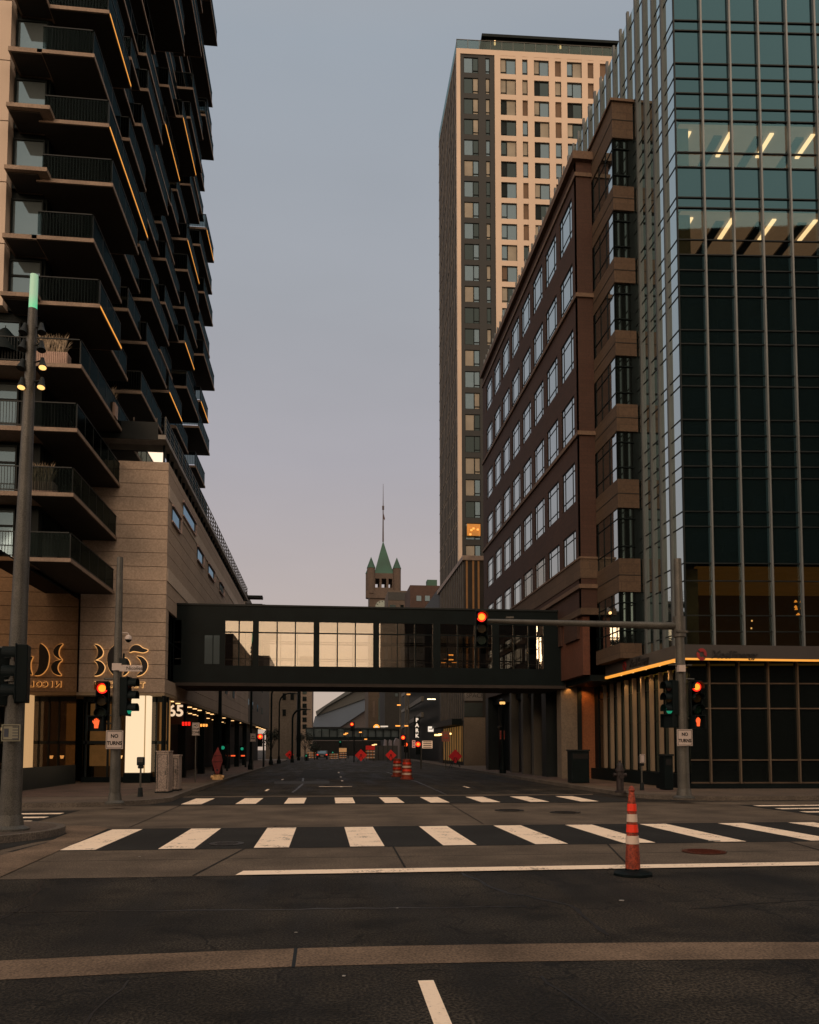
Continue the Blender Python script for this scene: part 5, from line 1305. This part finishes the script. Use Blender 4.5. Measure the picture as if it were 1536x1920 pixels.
# lamp posts along the street
def post(px, pyb, pyt, label, style='straight', r=.09, side=1):
    p = gd(px, pyb, .15); t = thing('lamp_post', label, 'street lamp', (p.x, p.y, .15)); z1 = at(px, pyt, p.y).z-.15
    MB().lathe([(.22,0),(.22,.3),(.15,.5),(r*1.2,.8)], (0,0,0), 14).build('base', black, t, True)
    if style == 'straight':
        MB().cone((0,0,.5),(0,0,z1),r,r*.75,12).build('pole', black, t, True)
        if pyt > 1287:
            MB().lathe([(.05,z1),(.2,z1+.05),(.22,z1+.12),(.1,z1+.2)], (0,0,0), 14).build('lamp_cap', dark, t, True)
    else:
        k = z1-1.1; pts = [(0,0,.5),(0,0,k)]+[(side*1.1*(1-math.cos(R(a))), 0, k+1.1*math.sin(R(a))) for a in range(15, 91, 15)]+[(side*1.7,0,z1)]
        MB().tube(pts, r*.8, 10).build('pole', black, t, True)
        MB().box(side*1.5, side*2.1, -.12, .12, z1-.08, z1+.02).build('lamp_head', dark, t, True)
    return t, p, z1
t1, p1, _ = post(470,1443,1180,'black lamp post on the left sidewalk under the skybridge',r=.10)
t2, p2, _ = post(508,1434,1284,'curved arm lamp post farther along the left sidewalk','curve',.12)
post(523,1432,1300,'thin square armed lamp post beyond the curved one','curve',.10)
post(548,1430,1330,'most distant curved lamp post on the left side','curve',.14)
t3, p3, z3_ = post(943,1450,1316,'lamp post with a small glowing lantern on the right sidewalk')
MB().lathe([(.16,z3_-.16),(.19,z3_-.08),(.17,z3_)], (0,0,0), 14).build('lantern', glow('lantern_amber', (1,.5,.15), 1.3), t3, True)
MB().tube([(0,0,3.0),(-.25,0,3.05),(-.3,0,2.95)], .04, 8).build('camera_bracket', galv, t3, True)
pp, _, _2 = post(411,1452,1285,'thick dark post in the left arcade beside the hydrant',r=.13)
post(560,1426,1284,'thick dark pillar rising to the skybridge line near the slim cream tower',r=.3)
# small regulatory signs
def regsign(px, pyb, pys, w, h, lines, label, m=None, size=.1, lm=None, polem=None):
    p = gd(px, pyb, .15); z = at(px, pys, p.y).z; t = thing('parking_sign', label, 'sign', (p.x, p.y, .15), 0, 'parking regulation signs')
    MB().cone((p.x,p.y,.15),(p.x,p.y,z+h/2),.03,.03,8).build('post', polem or galv, t)
    sign_board(p.x, p.y-.05, z, w, h, lines, t, 'sign_plate', size, m=m, lm=lm); return t
regsign(366,1467,1367,.34,.60,('NO','STOP','ZONE'),'white no stopping sign on a thin post beyond the cabinets',size=.14)
regsign(474,1444,1383,.42,.62,('NO','PARK'),'small white sign on the black lamp post under the skybridge',size=.14)
regsign(942,1449,1378,.32,.58,('NO','PARK','ZONE'),'red lettered sign on the right lamp post',mat('pink_sign', (.6,.28,.2), .6),.12,redp)
regsign(836,1443,1381,.62,.75,('NO','PARK'),'red and white parking sign before the amber shopfront',mat('pink_sign', (.6,.28,.2), .6),.18,redp)
# barrels
def barrel(px, py, H_, label, base=None):
    p = gd(px, py, 0); t = thing('traffic_barrel', label, 'traffic drum', (p.x, p.y, 0), 0, 'orange and white traffic drums')
    MB().lathe([(.38,0),(.38,.07),(.29,.09),(.28,.35),(.25,.65),(.23,H_-.03),(.2,H_)], (0,0,0), 20).build('drum', orangep, t, True)
    for i in range(4):
        z0 = .26+i*.2; MB().lathe([(.295-i*.012,z0),(.29-i*.013,z0+.1)], (0,0,0), 20).build('reflective_band', (mat('reflective_white', (.80,.62,.50), .4), mat('reflective_red', (.95,.045,.015), .4))[i % 2], t, True)
    return t
barrel(763,1461,1.15,'orange and white traffic drum, the nearer brighter one of the two')
barrel(745,1456,1.12,'orange and white traffic drum behind the brighter one')
# diamond road-work signs
def diamond(px, pyb, pys, s_, label, m=None, mark=True):
    p = gd(px, pyb, 0); z = at(px, pys, p.y).z; t = thing('roadwork_sign', label, 'sign', (p.x, p.y, 0), 0, 'diamond roadwork signs')
    q = s_*.7071
    MB().extr([(-q,-.02,z),(0,-.02,z-q),(q,-.02,z),(0,-.02,z+q)], (0,.02,0)).build('panel', m or redp, t, True)
    MB().tube([(0,.03,z),(-.5,.5,.02)], .025, 6).tube([(0,.03,z),(.5,.5,.02)], .025, 6).tube([(0,.03,z),(-.45,-.4,.02)], .025, 6).tube([(0,.03,z),(.45,-.4,.02)], .025, 6).build('stand', dark, t, True)
    if mark:
        MB().extr([(-.2,-.03,z-.22),(-.07,-.03,z-.04),(-.14,-.03,z+.07),(.0,-.03,z+.15),(.15,-.03,z+.11),(.08,-.03,z-.0),(.2,-.03,z-.07),(.07,-.03,z-.08),(.0,-.03,z-.02),(-.1,-.03,z-.22)], (0,.008,0)).build('symbol', mat('sign_dark', (.08,.01,.01), .8), t, True)
rg = mat('retro_red_sheet', (.97,.015,.012), .5, 0, .1, 3)  # retroreflected brightness is put into the raised red colour
diamond(854,1441,1418,.88,'red diamond sign on the right sidewalk edge by the tan wall',mat('deep_red_sheet', (.55,.01,.02), .6),False)
diamond(733,1428,1416,1.1,'red diamond sign with a dark symbol before the grey work barrier',rg)
diamond(677,1429,1416,1.15,'red diamond sign left of the striped barricade',rg)
diamond(543,1427,1415,.9,'red diamond sign at the left end of the work zone',rg)
# striped barricades
def barricade(px0, px1, pyt, pyb, Y, label, cap=None):
    a, c = at(px0, pyt, Y), at(px1, pyb, Y); t = thing('barricade', label, 'barricade', ((a.x+c.x)/2, Y, 0), 0, 'striped barricades')
    for i in range(3):
        z1 = a.z-(a.z-c.z)*(i+.1)/3; z0 = z1-(a.z-c.z)/6; n = 6; b = MB()
        for j in range(n):
            b.use(mat('reflective_white', (.80,.62,.50), .4) if j % 2 else mat('amber_board', (.8,.3,.08), .5, emit=(1,.35,.08), es=.06))
            x0 = a.x+(c.x-a.x)*j/n; x1 = a.x+(c.x-a.x)*(j+1)/n; b.extr([(x0,Y,z0),(x1,Y,z0),(x1,Y,z1),(x0,Y,z1)], (0,.05,0))
        b.build('board', None, t)
    MB().box(a.x+.1, a.x+.2, Y+.051, Y+.12, 0, a.z).box(c.x-.2, c.x-.1, Y+.051, Y+.12, 0, a.z).build('leg', dark, t)
    if cap:
        b = MB().box(a.x, c.x, Y-.02, Y+.04, a.z+.08, a.z+.7).build('warning_panel', cap, t)
barricade(686,703,1407,1424,118,'striped barricade topped by a red panel left of the grey work barrier',rg)
barricade(636,650,1411,1423,126,'striped barricade with an amber panel in the middle of the street',mat('amber_panel', (.8,.4,.15), .6, emit=(1,.5,.2), es=.25))
barricade(577,592,1410,1423,130,'dull striped barricade left of the car')
barricade(618,634,1413,1424,132,'low pale striped barricade right of the car')
# construction barrier, wrapped load
a, c = at(692,1398,125), at(745,1424,125)
t = thing('work_barrier', 'grey plywood work enclosure across the right lanes', 'barrier', ((a.x+c.x)/2,125,0))
box(a.x, c.x, 125, 129, 0, a.z).build('panel', mat('plywood_grey', (.10,.10,.095), .8, 0, .15, .5), t)
m = MB()
for i in range(7): m.box(a.x+(c.x-a.x)*i/6-.04, a.x+(c.x-a.x)*i/6+.04, 124.95, 124.999, 0, a.z)
m.build('seam', dark, t)
t = thing('wrapped_load', 'pale wrapped bundles piled behind the grey work enclosure', 'bundle', (at(735,1390,135).x,135,0))
wr = mat('pale_wrap', (.34,.30,.33), .7, 0, .2, .6)
for p_, h in (((718,1400),(726,1388)),((727,1400),(736,1389)),((737,1398),(750,1386))):
    a, c = at(*p_, 135), at(*h, 135); MB().extr([(a.x,135,0),(c.x,135,0),(c.x-.1,135,c.z),((a.x+c.x)/2,135,c.z+.2),(a.x+.3,135,c.z-.3)], (0,2,0)).build('bundle', wr, t)
# parked car seen from behind
cp = gd(604,1424,0); 
def carbuild(loc):
    t = thing('parked_car', 'dark car with glowing red tail lights at the end of the street', 'car', loc)
    pr = [(-2.2,.35),(-2.2,.85),(-1.9,.98),(-1.3,1.45),(.5,1.47),(1.3,1.0),(2.2,.85),(2.25,.35)]
    MB().extr([(-.9,y,z) for y, z in pr], (1.8,0,0)).build('body', mat('car_black', (.012,.012,.014), .3, .3), t, True, bevel=.06)
    MB().extr([(-.72,-1.96,1.0),(.72,-1.96,1.0),(.62,-1.42,1.42),(-.62,-1.42,1.42)], (0,-.01,0)).build('rear_window', g_grey, t, True)
    for sx in (-1, 1):
        MB().box(sx*.62, sx*.88, -2.24, -2.2, .72, .9).build('tail_light', glow('tail_red', (1,.04,.01), 1.3), t, True)
        for yy in (-1.4, 1.4):
            w_ = MB().cone((sx*.72,yy,.33),(sx*.92,yy,.33),.33,.33,16).build('wheel', black, t, True); MB().cone((sx*.921,yy,.33),(sx*.93,yy,.33),.2,.2,12).build('rim', galv, w_, True)
    MB().box(-.26,.26,-2.23,-2.201,.55,.67).build('number_plate', white_s, t, True)
    MB().box(-.92,.92,-2.27,-2.2,.35,.5).build('bumper', dark, t, True)
carbuild(cp)
# distant signals
def farsignal(px, py, Y, c, label, pole=True, arm=None):
    a = at(px, py, Y); t = thing('traffic_signal', label, 'traffic light', (a.x, Y, 0))
    box(a.x-.2, a.x+.2, Y, Y+.25, a.z-.9, a.z+.25).build('signal_head', black, t)
    zz = a.z if c != 'green' else a.z
    b = MB().use({'red': redl, 'green': grnl, 'hand': handl}[c]).cone((a.x,Y,zz),(a.x,Y-.08,zz),.23,.21,16)
    if c == 'green': b = MB().use(grnl).cone((a.x,Y,zz),(a.x,Y-.08,zz),.13,.11,12)
    if c == 'red': b.use(redc).cone((a.x,Y-.08,zz),(a.x,Y-.11,zz),.13,.1,14)
    b.build('lens', None, t)
    MB().cone((a.x+.3,Y+.2,0),(a.x+.3,Y+.2,a.z+.3),.09,.07,10).tube([(a.x+.3,Y+.2,a.z+.1),(a.x,Y+.2,a.z+.1)], .04, 6).build('pole', galv if arm else dark, t)
farsignal(488,1381,72,'red','red signal on the left before the dark storefronts')
farsignal(660,1358,105,'red','red signal hanging in front of the stadium')
farsignal(756,1383,88,'red','red signal at the foot of the parking structure')
farsignal(784,1395.5,70,'red','red signal on a pale post beside the warm lit board',arm=1)
farsignal(761,1396,90,'hand','orange hand signal under the red one by the parking structure')
farsignal(638,1391,150,'green','green signal under the far skyway')
farsignal(624,1411,140,'green','green signal right of the distant car')
farsignal(574,1417,120,'green','green signal at the left end of the work zone')
farsignal(418,1402,58,'green','green light inside the left arcade, nearer one'); farsignal(454,1404,70,'green','green light in the left arcade beyond the lamp post')
# red neon line and small glints in the arcade
m = MB()
for p0, p1 in ((416,430),(433,441),(452,459)):
    a, c = at(p0, 1417, 66), at(p1, 1417, 66); m.box(a.x, c.x, 66, 66.1, a.z-.05, a.z+.05)
m.build('red_neon', mat('dim_neon', (.3,.03,.02), .6, emit=(1,.12,.03), es=1.1), PD)
# buildings behind the viewer (they close the view in the glass and shade the street)
def behind(name, label, x0, x1, y0, y1, h, m):
    t = thing(name, label, 'building', ((x0+x1)/2, (y0+y1)/2, 0)); box(x0, x1, y0, y1, 0, h).build('wall', m, t)
    wn = MB()
    for i in range(int((x1-x0)/3)):
        for j in range(int(h/3.6)-1): wn.box(x0+.7+i*3, x0+2.3+i*3, y1, y1+.02, 3+j*3.6, 4.9+j*3.6)
    o = wn.build('window', g_dark, t); o['kind'] = 'stuff'
behind('office_block', 'tall dark block on the corner behind the viewer, right side', 10, 75, -60, -17, 54, mat('behind_dark', (.05,.042,.036), .85, 0, .2, .1))
behind('office_block', 'lower brown block behind the viewer, left side', -60, -12, -70, -25, 17, mat('behind_brown', (.09,.06,.045), .85, 0, .2, .1))
behind('office_block', 'pale block far behind the viewer, left of the street', -26, -13, -130, -110, 24, mat('behind_pale', (.2,.16,.13), .85, 0, .2, .1))
behind('office_block', 'slim block far behind the viewer, right of the street axis', 4, 9, -150, -140, 23, mat('behind_pale', (.2,.16,.13), .85, 0, .2, .1))
behind('office_block', 'low pale block far behind the viewer, in line with the street', -9, 3, -180, -170, 13, mat('behind_pale', (.2,.16,.13), .85, 0, .2, .1))
